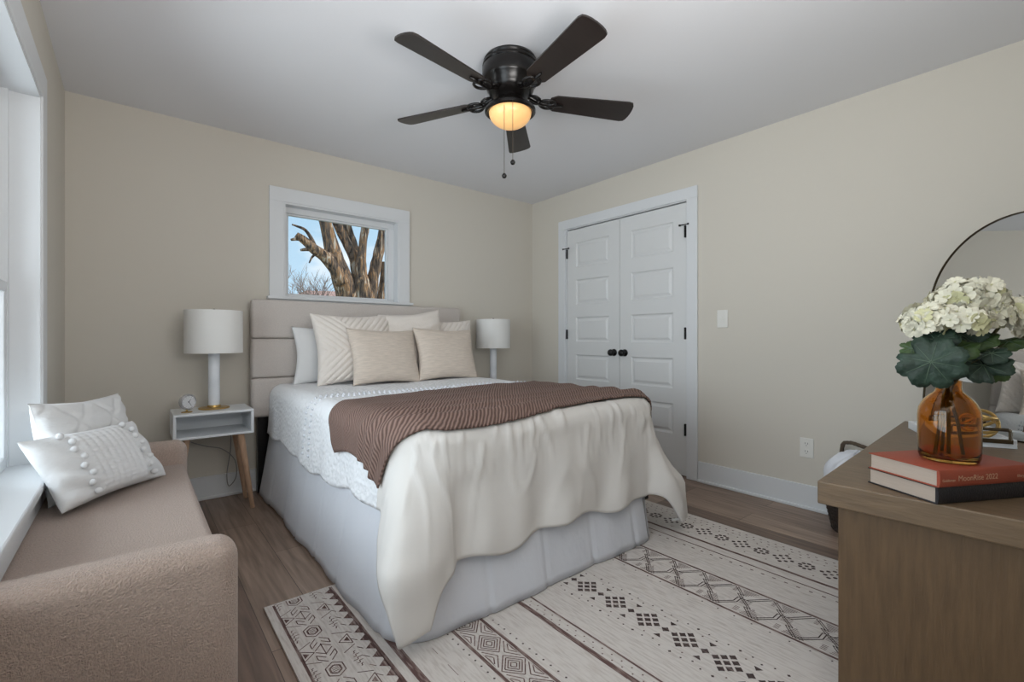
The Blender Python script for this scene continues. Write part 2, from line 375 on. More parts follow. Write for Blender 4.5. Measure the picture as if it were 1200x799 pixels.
# window_2 : wide window with a deep white recess at the left
win = struct(thing('window_2', None, None))
def lbox(bm, y0, y1, x0, x1, z0, z1, bev=0): box(bm, x0, x1, y0, y1, z0, z1, bev)
bm = bmesh.new(); cw = 0.115
lbox(bm, LY0-cw, LY1+cw, XL, XL+0.013, LZ1, LZ1+cw, 0.003)
lbox(bm, LY1, LY1+cw, XL, XL+0.013, LZ0, LZ1, 0.003); lbox(bm, LY0-cw, LY0, XL, XL+0.013, LZ0, LZ1, 0.003)
lbox(bm, LY0-cw, LY1+cw, XL, XL+0.036, LZ0-0.100, LZ0-0.018, 0.003)
obj('casing', bm, M['trim'], win)
bm = bmesh.new(); lbox(bm, LY0, LY1, XL-T-0.02, XL+0.056, LZ0-0.018, LZ0+0.014, 0.006); obj('window_stool', bm, M['trim'], win)
bm = bmesh.new()
lbox(bm, LY0, LY1, XL-T, XL+0.006, LZ1-0.012, LZ1, 0.0)
lbox(bm, LY1-0.012, LY1, XL-T, XL+0.006, LZ0+0.014, LZ1-0.012); lbox(bm, LY1-0.030, LY1-0.012, XL-T, XL-0.082, LZ0+0.014, LZ1-0.012); lbox(bm, LY0, LY0+0.012, XL-T, XL+0.006, LZ0+0.014, LZ1-0.012)
obj('jamb', bm, M['trim'], win)
for y0, y1 in ((LY0+0.012, 1.42), (1.49, LY1-0.030)):
    bm = bmesh.new()
    for xs, z0, z1 in ((XL-0.115, LZ0+0.014, 1.27), (XL-0.14, 1.23, LZ1-0.012)):
        lbox(bm, y0, y1, xs, xs+0.03, z1-0.04, z1, 0.004); lbox(bm, y0, y1, xs, xs+0.03, z0, z0+0.045, 0.004)
        lbox(bm, y0, y0+0.045, xs, xs+0.03, z0+0.045, z1-0.04, 0.003); lbox(bm, y1-0.045, y1, xs, xs+0.03, z0+0.045, z1-0.04, 0.003)
    s = obj('sash', bm, M['trim'], win)
    bm = bmesh.new(); lbox(bm, y0+0.04, y1-0.04, XL-0.102, XL-0.099, LZ0+0.05, 1.24); lbox(bm, y0+0.04, y1-0.04, XL-0.127, XL-0.124, 1.27, LZ1-0.05)
    obj('pane', bm, M['pane'], s)
    bm = bmesh.new(); lbox(bm, (y0+y1)/2+0.35, (y0+y1)/2+0.41, XL-0.112, XL-0.09, 1.27, 1.285, 0.004); obj('sash_lock', bm, M['bronze'], s)
bm = bmesh.new(); lbox(bm, 1.42, 1.49, XL-T, XL-0.06, LZ0+0.014, LZ1-0.012, 0.004); obj('mullion', bm, M['trim'], win)

# closet doors
trim = struct(thing('trim_1', None, None))
bm = bmesh.new()
def rbox(bm, y0, y1, x0, x1, z0, z1, bev=0, mi=0): return box(bm, x0, x1, y0, y1, z0, z1, bev, mi=mi)
rbox(bm, 1.783, 3.216, XR-0.018, XR, 2.085, 2.172, 0.003)
rbox(bm, 1.783, 1.868, XR-0.018, XR, 0, 2.085, 0.003); rbox(bm, 3.128, 3.216, XR-0.018, XR, 0, 2.085, 0.003)
obj('door_casing', bm, M['trim'], trim)
bm = bmesh.new(); rbox(bm, DY0, DY1, XR-0.002, XR+T, 2.078, 2.085); rbox(bm, DY0, DY0+0.008, XR-0.002, XR+T, 0, 2.078); rbox(bm, DY1-0.008, DY1, XR-0.002, XR+T, 0, 2.078)
obj('door_jamb', bm, M['trim'], trim)
def panel_door(name, y0, y1, knob_y, hinge_y, label_door):
    d = struct(thing(name, None, None))
    z0, z1 = 0.012, 2.068
    bm = bmesh.new()
    st = 0.112 ; yy0, yy1 = y0+st, y1-st
    rails = []; ph = 0.232; gap = 0.118
    zt = 1.945
    zs = []
    for i in range(5): zs.append((zt-ph, zt)); zt -= ph+gap
    x0, x1 = XR+0.004, XR+0.038
    rbox(bm, y0, yy0, x0, x1, z0, z1); rbox(bm, yy1, y1, x0, x1, z0, z1)
    prev = z1
    for a, b in zs:
        rbox(bm, yy0, yy1, x0, x1, b, prev); prev = a
    rbox(bm, yy0, yy1, x0, x1, z0, prev)
    for a, b in zs:      # moulded recess and raised field
        def ring(o, x): return [bm.verts.new((x, yy0+o, a+o)), bm.verts.new((x, yy1-o, a+o)), bm.verts.new((x, yy1-o, b-o)), bm.verts.new((x, yy0+o, b-o))]
        rr = [ring(0, x0), ring(0.010, x0+0.011), ring(0.020, x0+0.012), ring(0.040, x0+0.003)]
        for k in range(3):
            for i in range(4):
                j = (i+1) % 4; bm.faces.new((rr[k][i], rr[k][j], rr[k+1][j], rr[k+1][i]))
        bm.faces.new(rr[-1])
    obj('door_slab', bm, M['door'], d)
    bm = bmesh.new()
    lathe(bm, [(0, 0.0), (0.030, 0.0), (0.030, 0.006), (0.012, 0.010), (0.010, 0.028), (0.022, 0.034), (0.029, 0.048), (0.026, 0.060), (0.014, 0.067), (0, 0.068)], 32)
    bmesh.ops.transform(bm, matrix=Matrix.Translation((x0, knob_y, 0.925)) @ Matrix.Rotation(-PI/2, 4, 'Y'), verts=bm.verts)
    tag(obj('door_knob', bm, M['black'], d, smooth=True), 'black round knob', None)
    for k, hz in enumerate((1.85, 1.085, 0.36)):
        bm = bmesh.new(); rbox(bm, hinge_y-0.006, hinge_y+0.006, XR-0.012, XR+0.004, hz-0.045, hz+0.045, 0.002)
        if k == 0:   # hinge pin door stop
            tube(bm, [(XR-0.014, hinge_y-0.028, hz+0.05), (XR-0.02, hinge_y+0.036, hz+0.05)], 0.004)
            for q in (-0.03, 0.038): lathe(bm, [(0, -0.008), (0.009, -0.006), (0.009, 0.006), (0, 0.008)], 12, (XR-0.016, hinge_y+q, hz+0.05))
        tag(obj('hinge', bm, M['black'], d), 'black hinge', None)
    return d
panel_door('door_1', 1.879, 2.496, 2.443, 1.885, '')
panel_door('door_2', 2.500, 3.117, 2.556, 3.112, '')

# ---------------------------------------------------------------- electrical plates
o = thing('light_switch', 'white light switch on the beige wall beside the closet doors', 'light switch', (XR, 1.60, 1.185))
bm = bmesh.new(); box(bm, -0.007, 0, -0.038, 0.038, -0.062, 0.062, 0.003); obj('switch_plate', bm, M['plate'], o)
bm = bmesh.new(); box(bm, -0.012, -0.006, -0.005, 0.005, -0.012, 0.012, 0.002); obj('toggle', bm, M['plate'], o)
o = thing('wall_outlet', 'white electrical outlet low on the beige wall above the baseboard', 'outlet', (XR, 1.072, 0.374))
bm = bmesh.new(); box(bm, -0.007, 0, -0.038, 0.038, -0.06, 0.06, 0.003); obj('outlet_plate', bm, M['plate'], o)
for dz in (-0.024, 0.024):
    bm = bmesh.new(); lathe(bm, [(0, -0.010), (0.017, -0.010), (0.017, -0.006)], 20, (0, 0, dz), 'x'); s = obj('socket', bm, M['plate'], o)
    bm = bmesh.new()
    for dy in (-0.007, 0.007): box(bm, -0.0108, -0.009, dy-0.001, dy+0.001, dz-0.001, dz+0.009)
    box(bm, -0.0108, -0.009, -0.002, 0.002, dz-0.011, dz-0.007); obj('slot', bm, M['dark'], s)

# ---------------------------------------------------------------- rug
def build_rug():
    bm = bmesh.new(); X0, X1, Y0, Y1, Z = 0.392, 2.556, 0.30, 1.998, 0.009
    grid(bm, 45, 35, lambda u, v: (X0+(X1-X0)*u, Y0+(Y1-Y0)*v, Z))
    e = [(X0, Y0), (X1, Y0), (X1, Y1), (X0, Y1)]
    for i in range(4):
        a, b = e[i], e[(i+1) % 4]
        bm.faces.new([bm.verts.new((a[0], a[1], Z)), bm.verts.new((b[0], b[1], Z)), bm.verts.new((b[0], b[1], 0.001)), bm.verts.new((a[0], a[1], 0.001))])
    ZP = Z+0.0006
    def poly(pts, mi=1):
        if max(p[1] for p in pts) > Y1-0.004 or min(p[1] for p in pts) < Y0+0.004: return
        f = bm.faces.new([bm.verts.new((p[0], p[1], ZP)) for p in pts]); f.material_index = mi
        if f.normal.z < 0: pass
    def rect(xa, xb, ya, yb, mi=1): poly([(xa, ya), (xb, ya), (xb, yb), (xa, yb)], mi)
    def line(a, b, w, mi=1):
        a = Vector(a); b = Vector(b); d = (b-a)
        if d.length < 1e-6: return
        n = Vector((-d.y, d.x)).normalized()*w/2; poly([a+n, b+n, b-n, a-n], mi)
    def pl(pts, w, mi=1, close=False):
        for i in range(len(pts)-(0 if close else 1)): line(pts[i], pts[(i+1) % len(pts)], w, mi)
    def dot(x, y, r, mi=1, n=6): poly([(x+r*math.cos(2*PI*k/n), y+r*math.sin(2*PI*k/n)) for k in range(n)], mi)
    def stripe(x, w, mi=1):
        y = Y0+0.01
        while y < Y1-0.012:
            l = 0.11+random.random()*0.1; j = (random.random()-0.5)*0.0015
            rect(x-w/2+j, x+w/2+j, y, min(y+l, Y1-0.012), mi); y += l
    # left aztec band
    stripe(0.424, 0.009); stripe(0.638, 0.013)
    y = 1.972; k = 0
    while y > Y0+0.05:
        pl([(0.495+0.030*math.cos(PI/3*i+PI/6), y+0.038*math.sin(PI/3*i+PI/6)) for i in range(6)], 0.004, 1, True)
        pl([(0.495+0.018*math.cos(PI/3*i+PI/6), y+0.022*math.sin(PI/3*i+PI/6)) for i in range(6)], 0.006, 1, True)
        for q in (-0.008, 0, 0.008): line((0.495-0.010, y+q), (0.495+0.010, y+q), 0.003)
        ym = y-0.122
        for sx in (-1, 1):
            for sy in (-1, 1):
                pl([(0.495+sx*0.006, ym+sy*0.072), (0.495+sx*0.030, ym+sy*0.046), (0.495+sx*0.030, ym+sy*0.022), (0.495+sx*0.006, ym+sy*0.048)], 0.0035)
                pl([(0.495, ym+sy*0.030), (0.495+sx*0.026, ym+sy*0.004)], 0.0035)
        line((0.495, ym-0.035), (0.495, ym+0.035), 0.0035)
        for xx, s in ((0.572, 1), (0.440, -1)):
            for (cy) in (ym+0.0, ):
                tri = [(xx-s*0.026, cy), (xx+s*0.012, cy-0.030), (xx+s*0.012, cy+0.030)]
                pl(tri, 0.0035, 1, True)
                poly([(xx-s*0.010, cy), (xx+s*0.007, cy-0.015), (xx+s*0.007, cy+0.015)])
            n1 = 5     # stepped motif beside each hexagon
            for i in range(n1):
                cy = y-0.036+i*0.018; off = (abs(i-2))*0.006
                pl([(xx-0.020+off, cy), (xx-0.004, cy), (xx-0.004, cy+0.010), (xx+0.014-off, cy+0.010)], 0.003)
            line((xx-s*0.03, y-0.058), (xx+s*0.014, y-0.082), 0.003); line((xx-s*0.03, y+0.058), (xx+s*0.014, y+0.082), 0.003)
        y -= 0.244
    y = Y0+0.03
    while y < Y1-0.03:
        poly([(0.634, y-0.023), (0.634, y+0.023), (0.606, y)]); 
        pl([(0.600, y-0.02+0.027), (0.586, y+0.027)], 0.003)
        y += 0.054
    stripe(0.686, 0.026)
    # thin broken line and the diamond key band
    y = Y0
    while y < Y1-0.1:
        l = 0.03+random.random()*0.08; rect(0.778, 0.780, y, y+l); y += l+0.02+random.random()*0.05
    for xx in (0.857, 1.030):
        y = Y0+0.02
        while y < Y1: dot(xx, y, 0.0045, 2, 4); y += 0.034
    stripe(0.880, 0.012); stripe(0.999, 0.012)
    y = 1.277+0.132*5
    while y > Y0+0.05:
        for s in (1.0, 0.74, 0.5, 0.26):
            q = [(0.941+0.048*s, y), (0.941, y+0.056*s), (0.941-0.048*s, y), (0.941, y-0.056*s)]; pl(q, 0.0042, 1, True)
        for sx in (-1, 1):
            xb = 0.941+sx*0.050
            poly([(xb, y+0.066-0.038), (xb, y+0.066+0.038), (xb-sx*0.006, y+0.066)])
            pl([(xb-sx*0.004, y+0.066-0.046), (xb-sx*0.036, y+0.066), (xb-sx*0.004, y+0.066+0.046)], 0.004)
            pl([(xb-sx*0.004, y+0.066-0.026), (xb-sx*0.020, y+0.066), (xb-sx*0.004, y+0.066+0.026)], 0.004)
        y -= 0.132
    # double stripe with dots
    stripe(1.180, 0.020); stripe(1.240, 0.008)
    y = Y0+0.02
    while y < Y1-0.01:
        dot(1.200, y, 0.0035, 1, 5); dot(1.221, y+0.018, 0.0035, 1, 5); y += 0.040
    # diamonds
    y = 1.311+0.148*4
    def dia(x, y, r):
        g = 0.0022
        poly([(x-r, y), (x-g, y+r-g), (x+r-2*g, y+g)] if False else [(x-r, y-g*0.2), (x, y+r), (x+r*0.45, y+r*0.55-g), (x-r*0.55+g, y-r*0.45)], 2)
        poly([(x+r, y+g*0.2), (x, y-r), (x-r*0.45, y-r*0.55+g), (x+r*0.55-g, y+r*0.45)], 2)
    while y > Y0+0.05:
        s = 0.0205
        for i in (-1, 0, 1):
            for j in (-1, 0, 1): dia(1.475+(i+j)*s, y+(i-j)*s*0.92, 0.0145)
        dia(1.475, y-0.074, 0.016)
        for sx in (-1, 1):
            poly([(1.475+sx*0.055, y-0.074-0.014), (1.475+sx*0.055, y-0.074+0.014), (1.475+sx*0.036, y-0.074)], 2)
            dot(1.475+sx*0.092, y, 0.006, 2, 4); dot(1.475+sx*0.092, y-0.040, 0.004, 2, 4); dot(1.475+sx*0.078, y-0.074, 0.0045, 2, 4); dot(1.475+sx*0.092, y-0.108, 0.004, 2, 4)
            dot(1.475+sx*0.066, y-0.03, 0.004, 1, 4)
        y -= 0.148
    # fret band on the right
    stripe(1.770, 0.011); stripe(1.975, 0.011)
    y = Y0+0.02
    while y < Y1: dot(1.746, y, 0.004, 2, 4); y += 0.063
    P = 0.148; y = Y0+0.03; xa, xb = 1.780, 1.965; W = xb-xa
    while y < Y1-P:
        for o_ in (0.0, 0.013):
            pl([(xb, y+o_), (xb-W*0.42, y+o_+0.055), (xb-W*0.42, y+o_+0.088), (xa+W*0.36, y+o_+0.088), (xa, y+o_+0.140)], 0.0042, 2)
            pl([(xa, y+o_*0.8), (xa+W*0.30, y+o_*0.8+0.045), (xa+W*0.30, y+o_*0.8+0.03), (xa+W*0.72, y+o_*0.8+0.105), (xa+W*0.72, y+o_*0.8+0.09), (xb, y+o_*0.8+0.135)], 0.0034, 2)
        for i in range(8):
            line((xb-0.006-i*0.0085, y+0.050+i*0.006), (xb-0.006-i*0.0085, y+0.112-i*0.004), 0.0034)
            line((xa+0.006+i*0.0085, y-0.022+i*0.006), (xa+0.006+i*0.0085, y+0.050-i*0.004), 0.0034)
        for i in range(4):
            line((xb-0.01-i*0.009, y+0.128), (xb-0.01-i*0.009, y+0.142), 0.0034); line((xa+0.01+i*0.009, y+0.062), (xa+0.01+i*0.009, y+0.080), 0.0034)
        for i in range(5): line((xa+W*0.40+i*0.008, y+0.045), (xa+W*0.40+i*0.008, y+0.082), 0.0026)
        y += P
    y = Y0+0.02
    while y < Y1-0.02: rect(2.150, 2.157, y, y+0.014, 1); y += 0.047
    stripe(2.194, 0.008); stripe(2.262, 0.017)
    # flower rosettes
    y = 1.385+0.0985*5; k = 0
    while y > Y0+0.05:
        n = 6
        if k % 2 == 0:
            for i in range(-1, 2):
                for j in range(-1, 2):
                    if (i or j): dot(2.381+(i+j)*0.021, y+(i-j)*0.019, 0.0095, 2, 7)
                    else: dot(2.381, y, 0.008, 2, 6)
        else:
            for i in range(8): a = 2*PI*i/8; dot(2.381+0.030*math.cos(a), y+0.027*math.sin(a), 0.0095, 2, 7)
            dot(2.381, y, 0.010, 2, 6)
        dot(2.449, y, 0.005, 1, 4); dot(2.449, y+0.049, 0.005, 1, 4); dot(2.310, y+0.049, 0.0045, 1, 4)
        y -= 0.0985; k += 1
    y = Y0+0.01
    while y < Y1-0.01: rect(2.480, 2.486, y, y+0.010, 1); rect(2.510, 2.516, y+0.014, y+0.024, 1); y += 0.036
    for f in bm.faces:
        f.normal_update()
        if f.normal.z < -0.5: f.normal_flip()
    me = bpy.data.meshes.new('area_rug'); bm.to_mesh(me); bm.free()
    o = link('area_rug', me, [M['rug'], M['rug_brown'], M['rug_dark']])
    tag(o, 'cream area rug with brown geometric bands under the bed foot', 'rug')
build_rug()

# ---------------------------------------------------------------- bed
bed = thing('bed', 'upholstered bed with grey channelled headboard below the window', 'bed', (1.43, 3.56, 0))
def child(o, p): o.parent = p; o.matrix_parent_inverse = Matrix.Translation(p.location).inverted(); return o
bm = bmesh.new()
hx0, hx1 = 0.612, 2.255
box(bm, hx0+0.01, hx1-0.01, 3.53, 3.585, 0.52, 1.30, 0.01)
for z0, z1, cols in ((1.048, 1.312, 1), (0.782, 1.046, 3), (0.516, 0.780, 3)):
    for k in range(cols):
        a = hx0+(hx1-hx0)*k/cols; b = hx0+(hx1-hx0)*(k+1)/cols
        box(bm, a, b, 3.48, 3.56, z0, z1, 0.022, 4)
child(obj('headboard', bm, M['linen_grey'], None, True, 60), bed)
for x in (0.655, 2.11):
    bm = bmesh.new(); box(bm, x, x+0.10, 3.515, 3.575, 0, 0.56, 0.004); child(obj('leg', bm, M['black']), bed)
bm = bmesh.new(); box(bm, 0.77, 2.19, 1.50, 3.515, 0.17, 0.235, 0.005)
child(obj('bed_frame', bm, M['black']), bed)
for x in (0.80, 2.12):
    for y in (1.6, 3.44):
        bm = bmesh.new(); box(bm, x, x+0.04, y, y+0.04, 0, 0.18); child(obj('leg', bm, M['black']), bed)
bm = bmesh.new(); box(bm, 0.70, 1.0, 3.44, 3.50, 0.0, 0.035, 0.004); child(obj('cross_rail', bm, M['black']), bed)
bm = bmesh.new(); box(bm, 0.765, 2.195, 1.495, 3.475, 0.235, 0.42, 0.03, 3); child(obj('box_spring', bm, M['pillow_plain'], None, True), bed)
bm = bmesh.new(); box(bm, 0.765, 2.195, 1.495, 3.475, 0.42, 0.690, 0.05, 4); child(obj('mattress', bm, M['pillow_plain'], None, True), bed)

# cloth draped over the bed block : flat cloth coordinates (u, v) -> world
ZT, R = 0.735, 0.085
BX0, BX1, BY0, BY1 = 0.715, 2.245, 1.44, 3.47
def drape(u, v, off=0.0):
    Q = 0.19
    ix = min(max(u, BX0+Q), BX1-Q); iy = min(max(v, BY0+Q), 99)
    dx, dy = u-ix, v-iy; r = math.hypot(dx, dy)-(Q-R)
    if r <= 0:
        return Vector((u, v, ZT+off+0.006*noise.noise(Vector((u*3.1, v*3.1, 1.7)))+0.004*noise.noise(Vector((u*9, v*9, 3)))))
    k_ = r/(r+Q-R); ix, iy = u-dx*k_, v-dy*k_; dx, dy = dx*k_, dy*k_
    lump = 0.006*noise.noise(Vector((u*3.1, v*3.1, 1.7)))+0.004*noise.noise(Vector((u*9, v*9, 3)))
    if r < 1e-9: return Vector((u, v, ZT+off+lump))
    d = Vector((dx/r, dy/r, 0)); a = r/R
    cornerness = 4*(d.x*d.x)*(d.y*d.y)
    if a < PI/2:
        h = R*math.sin(a); z = ZT-R*(1-math.cos(a)); n = Vector((d.x*math.sin(a), d.y*math.sin(a), math.cos(a)))
        p = Vector((ix, iy, z))+d*h
    else:
        s = r-R*PI/2
        if d.x > 0: fl = 0.08+0.36*cornerness**0.8*max(0.35, 1-max(0, s-0.36)*1.9)
        else: fl = 0.08+0.66*cornerness*(1-min(s/0.60, 1)*0.84)
        fl *= min(1, 0.35+s*2.0)
        stretch = 1+0.02*cornerness
        s = min(s*(1+0.22*cornerness**0.7), 0.600+0.02*math.sin(math.atan2(dy, dx)*7))
        p = Vector((ix, iy, ZT-R-s*math.sqrt(max(0.2, 1-fl*fl))))+d*(R+fl*s)
        along = v if abs(dx) > abs(dy) else u
        th = math.atan2(dy, dx)
        amp = 0.020*min(1, s/0.35)
        wv = math.sin(along*17+1.3)*0.5+math.sin(along*31+0.4+s*3)*0.28+0.6*noise.noise(Vector((along*6, s*1.5, 0.5)))
        wc = math.sin(th*10+1.0)*(0.4 if d.x < 0 else 0.9)
        p += d*(amp*(wv*(1-cornerness)+wc*cornerness*1.4))
        n = d
        if d.y < -0.3: p += d*(0.010*(1-min(1, abs(noise.noise(Vector((along*7+s*1.5, s*2.0, 9.4))))*6))**2*max(0, 1-s/0.5)+0.007*noise.noise(Vector((along*5, s*9, 2))))
    fold = 0.0
    if abs(dy) > abs(dx) and v < BY0+0.25:      # soft pleats over the foot edge
        q_ = noise.noise(Vector((u*13, v*1.6, 2.2)))+0.5*noise.noise(Vector((u*27, v*2.2, 7.1)))
        fold = (0.011*(1-min(1, abs(q_)*4.5))**2)*math.exp(-((r-0.10)/0.13)**2)
    return p+n*(off+lump*0.8+fold)
def hem_v(u):   # cloth length beyond the foot edge
    base = 0.985
    return base+0.016*math.sin(u*9+1)+0.010*math.sin(u*21)
def hem_u(v): return 0.410+0.020*math.sin(v*4.2+0.6)+0.010*math.sin(v*17)
UR = 2.66
def duvet_fn(a, b):
    v_ = hem_v(0.4+a*2.2)+(BY1-hem_v(0.4+a*2.2))*b
    u_ = hem_u(v_)+(UR-hem_u(v_))*a
    p = drape(u_, v_)
    if p.z < 0.022: p.z = 0.022
    return p
bm = bmesh.new()
grid(bm, 170, 180, duvet_fn, mi=lambda a, b: 1 if (0.985+(BY1-0.985)*b) > 1.66-0.0*a else 0)
bmesh.ops.recalc_face_normals(bm, faces=bm.faces)
duvet = obj('duvet', bm, [M['duvet'], M['duvet_tex']], None, True)
s = duvet.modifiers.new('thick', 'SOLIDIFY'); s.thickness = 0.012; s.offset = -1
tag(duvet, 'white duvet with crinkled tufted upper part draped over the bed', 'duvet')
bm = bmesh.new()
for vv in (2.52, 2.60):
    k = 0; u = 0.46
    while u < 2.5:
        p = drape(u, vv+0.006*math.sin(u*25), 0.003)
        bmesh.ops.create_icosphere(bm, subdivisions=1, radius=0.0085, matrix=Matrix.Translation(p)); u += 0.030
tr = obj('tufted_trim', bm, M['throw_white'], duvet, True); tr['kind'] = 'stuff'

# bed skirt
def skirt():
    bm = bmesh.new(); path = []
    y = 3.50
    while y > 1.72: path.append((0.0, y, -1, 0)); y -= 0.012
    n = 16
    for k in range(n+1):
        a = PI+PI/2*k/n; path.append((None, a, math.cos(a), math.sin(a)))
    x = 0.93
    while x < 2.06: path.append((x, 0.0, 0, -1)); x += 0.012
    for k in range(1, n+1):
        a = 1.5*PI+PI/2*k/n; path.append((None, a, math.cos(a), math.sin(a)))
    y = 1.62
    while y < 3.5: path.append((9, y, 1, 0)); y += 0.03
    nz_ = 14; cols = []
    for i, q in enumerate(path):
        col = []
        for k in range(nz_+1):
            t = k/nz_; z = 0.47-(0.47-0.012)*t
            rc = 0.10+0.08*t; fl = 0.075*t
            nx, ny = q[2], q[3]
            x0, x1, y0 = 0.735-fl, 2.14+fl*0.7, 1.485-fl*1.05
            if q[0] == 0.0: p = Vector((x0, q[1], z))
            elif q[0] == 9: p = Vector((x1, q[1], z))
            elif q[0] is None:
                c = (x0+rc, y0+rc) if nx <= 0.0001 and q[1] < 1.5*PI+0.001 else (x1-rc, y0+rc)
                p = Vector((c[0]+rc*nx, c[1]+rc*ny, z))
            else: p = Vector((q[0], y0, z))
            s_ = i*0.012
            wv = 0.005*math.sin(s_*9)+0.003*math.sin(s_*27+1)+0.008*noise.noise(Vector((s_*3, t, 0)))
            # box pleats : sharp narrow tucks
            fr = (s_ % 0.30)
            if fr < 0.014: wv -= 0.006
            p += Vector((nx, ny, 0))*wv*(0.15+0.85*t)
            col.append(bm.verts.new(p))
        cols.append(col)
    for i in range(len(cols)-1):
        for k in range(nz_): bm.faces.new((cols[i][k], cols[i+1][k], cols[i+1][k+1], cols[i][k+1]))
    o = obj('bed_skirt', bm, M['skirt'], None, True)
    s = o.modifiers.new('thick', 'SOLIDIFY'); s.thickness = 0.003; s.offset = 0
    tag(o, 'pale cotton bed skirt hanging to the floor below the duvet', 'bed skirt')
skirt()

# brown knitted throw
def throw_fn(a, b):
    u = 0.555+(2.52-0.555)*a
    far = 2.06+0.44*min(1, (u-0.55)/0.9)**0.6*0.8+0.03*math.sin(u*3)
    near = 1.60-0.12*min(1, max(0, (u-0.56)/0.32))+0.03*math.sin(u*4+0.5)
    tail = max(0, 1-(u-0.555)/0.25)
    v = far+(near-far)*b
    u2 = u+0.055*math.sin(b*PI)*tail-0.035*b*tail
    f = 0.0
    for c, w_, h in ((0.60, 0.035, 0.010), (0.76, 0.03, 0.014), (0.90, 0.03, 0.016), (0.34, 0.05, 0.006)):
        cc = c+0.03*math.sin(u*5+c*9); f += h*math.exp(-((b-cc)/w_)**2)
    f += 0.003*noise.noise(Vector((u*8, v*8, 4)))
    return drape(u2, v, 0.010+f)
bm = bmesh.new(); grid(bm, 150, 90, throw_fn, uv=True)
th = obj('throw_blanket', bm, M['knit'], None, True)
s = th.modifiers.new('thick', 'SOLIDIFY'); s.thickness = 0.008; s.offset = 1
tag(th, 'brown knitted throw laid across the foot of the bed', 'throw blanket')

# ---------------------------------------------------------------- pillows
def pillow_mesh(name, w, h, t, m, pattern=None, n=54, pinch=0.10, seed=0):
    bm = bmesh.new()
    def fn(side):
        def f(a, b):
            x = 2*a-1; y = 2*b-1
            ex = (1-abs(x)**2.6); ey = (1-abs(y)**2.6)
            px = x*w/2*(1-pinch*(1-abs(y)**1.6)*abs(x)**3); py = y*h/2*(1-pinch*(1-abs(x)**1.6)*abs(y)**3)
            z = t/2*(max(0, ex)**0.5)*(max(0, ey)**0.5)
            d = 0.004*noise.noise(Vector((px*7+seed, py*7, side*3)))*min(1, z/0.02)
            edge = min(1, z/(t*0.16))
            if pattern == 'chevron' and side > 0:
                q = (px*0.9+abs(py+0.02)*1.05) if px+py < 0.08 else (px*1.0-py*1.0)
                d += 0.010*(abs(math.sin(q*66)))**0.4*edge
            if pattern == 'gather' and side > 0:
                d += 0.006*math.sin(py*70+4*noise.noise(Vector((px*5, py*3, seed))))*edge
            if pattern == 'diamond' and side > 0:
                s1 = abs(math.sin((px+py)*PI/0.19)); s2 = abs(math.sin((px-py)*PI/0.19))
                d += 0.010*min(1, s1*2.2)*min(1, s2*2.2)*edge-0.004+0.002*math.sin(py*120)*edge
            if pattern == 'bands' and side > 0:
                if abs(px) < 0.115: d += 0.008*abs(math.sin(px*PI/0.030))**0.4*edge+0.001*math.sin(py*400)*edge
                else: d += 0.006*math.sin(py*60+6*noise.noise(Vector((px*6, py*4, seed))))*edge
            return Vector((px, py, side*(z+d)))
        return f
    grid(bm, n, n, fn(1)); grid(bm, n, n, fn(-1))
    bmesh.ops.remove_doubles(bm, verts=bm.verts, dist=0.0008)
    return obj(name, bm, m, None, True)
def place(o, bl, br, up_lean, h, sink=0.0):
    """stand a pillow: bl, br = bottom corners (x, y, z); up_lean = horizontal shift of the top, away from the viewer"""
    bl = Vector(bl); br = Vector(br); ex = (br-bl).normalized()
    back = Vector((-ex.y, ex.x, 0)).normalized()
    ang = math.asin(min(0.95, up_lean/h)); ey = (back*math.sin(ang)+Vector((0, 0, 1))*math.cos(ang)).normalized()
    ey = (ey-ex*ex.dot(ey)).normalized(); ez = ex.cross(ey)
    c = (bl+br)/2+ey*(h/2-sink)
    mt = Matrix(((ex.x, ey.x, ez.x, c.x), (ex.y, ey.y, ez.y, c.y), (ex.z, ey.z, ez.z, c.z), (0, 0, 0, 1)))
    o.matrix_world = mt; return o
p = pillow_mesh('bed_pillow', 0.68, 0.40, 0.11, M['pillow_plain'], seed=1)
place(p, (0.915, 3.38, 0.745), (1.44, 3.40, 0.745), 0.03, 0.37); tag(p, 'plain white sleeping pillow at the left end against the headboard', 'pillow', 'pillows on the bed')
p = pillow_mesh('bed_pillow', 0.68, 0.43, 0.10, M['pillow_plain'], seed=2)
place(p, (1.50, 3.405, 0.745), (2.16, 3.405, 0.745), 0.02, 0.42); tag(p, 'plain white sleeping pillow mostly hidden behind the cream cushions', 'pillow', 'pillows on the bed')
def ruffle(p, w, h, edge, m):
    bm = bmesh.new()
    n = 60
    for sgn in edge:
        def f(a, b):
            x = (2*a-1)*w/2*0.98; s = 1 if sgn == 't' else -1
            if sgn in 'tb': return Vector((x, s*(h/2*0.965+0.022*b), 0.004*math.sin(a*90)*b))
            s = 1 if sgn == 'r' else -1
            return Vector((s*(w/2*0.965+0.022*b), (2*a-1)*h/2*0.98, 0.004*math.sin(a*90)*b))
        grid(bm, n, 3, f)
    o = obj('ruffled_edge', bm, m, p, True); s = o.modifiers.new('t', 'SOLIDIFY'); s.thickness = 0.003; return o
p = pillow_mesh('throw_pillow', 0.58, 0.50, 0.15, M['pillow_cream'], 'chevron', seed=3, n=110)
place(p, (0.945, 3.165, 0.742), (1.50, 3.20, 0.752), 0.11, 0.475); tag(p, 'large off-white cushion with ridged chevron weave at left', 'pillow', 'pillows on the bed')
p = pillow_mesh('throw_pillow', 0.52, 0.50, 0.12, M['pillow_cream'], 'gather', seed=5, n=70)
place(p, (1.475, 3.225, 0.742), (1.955, 3.21, 0.795), 0.08, 0.49); tag(p, 'cream gathered cushion in the middle behind the two linen cushions', 'pillow', 'pillows on the bed')
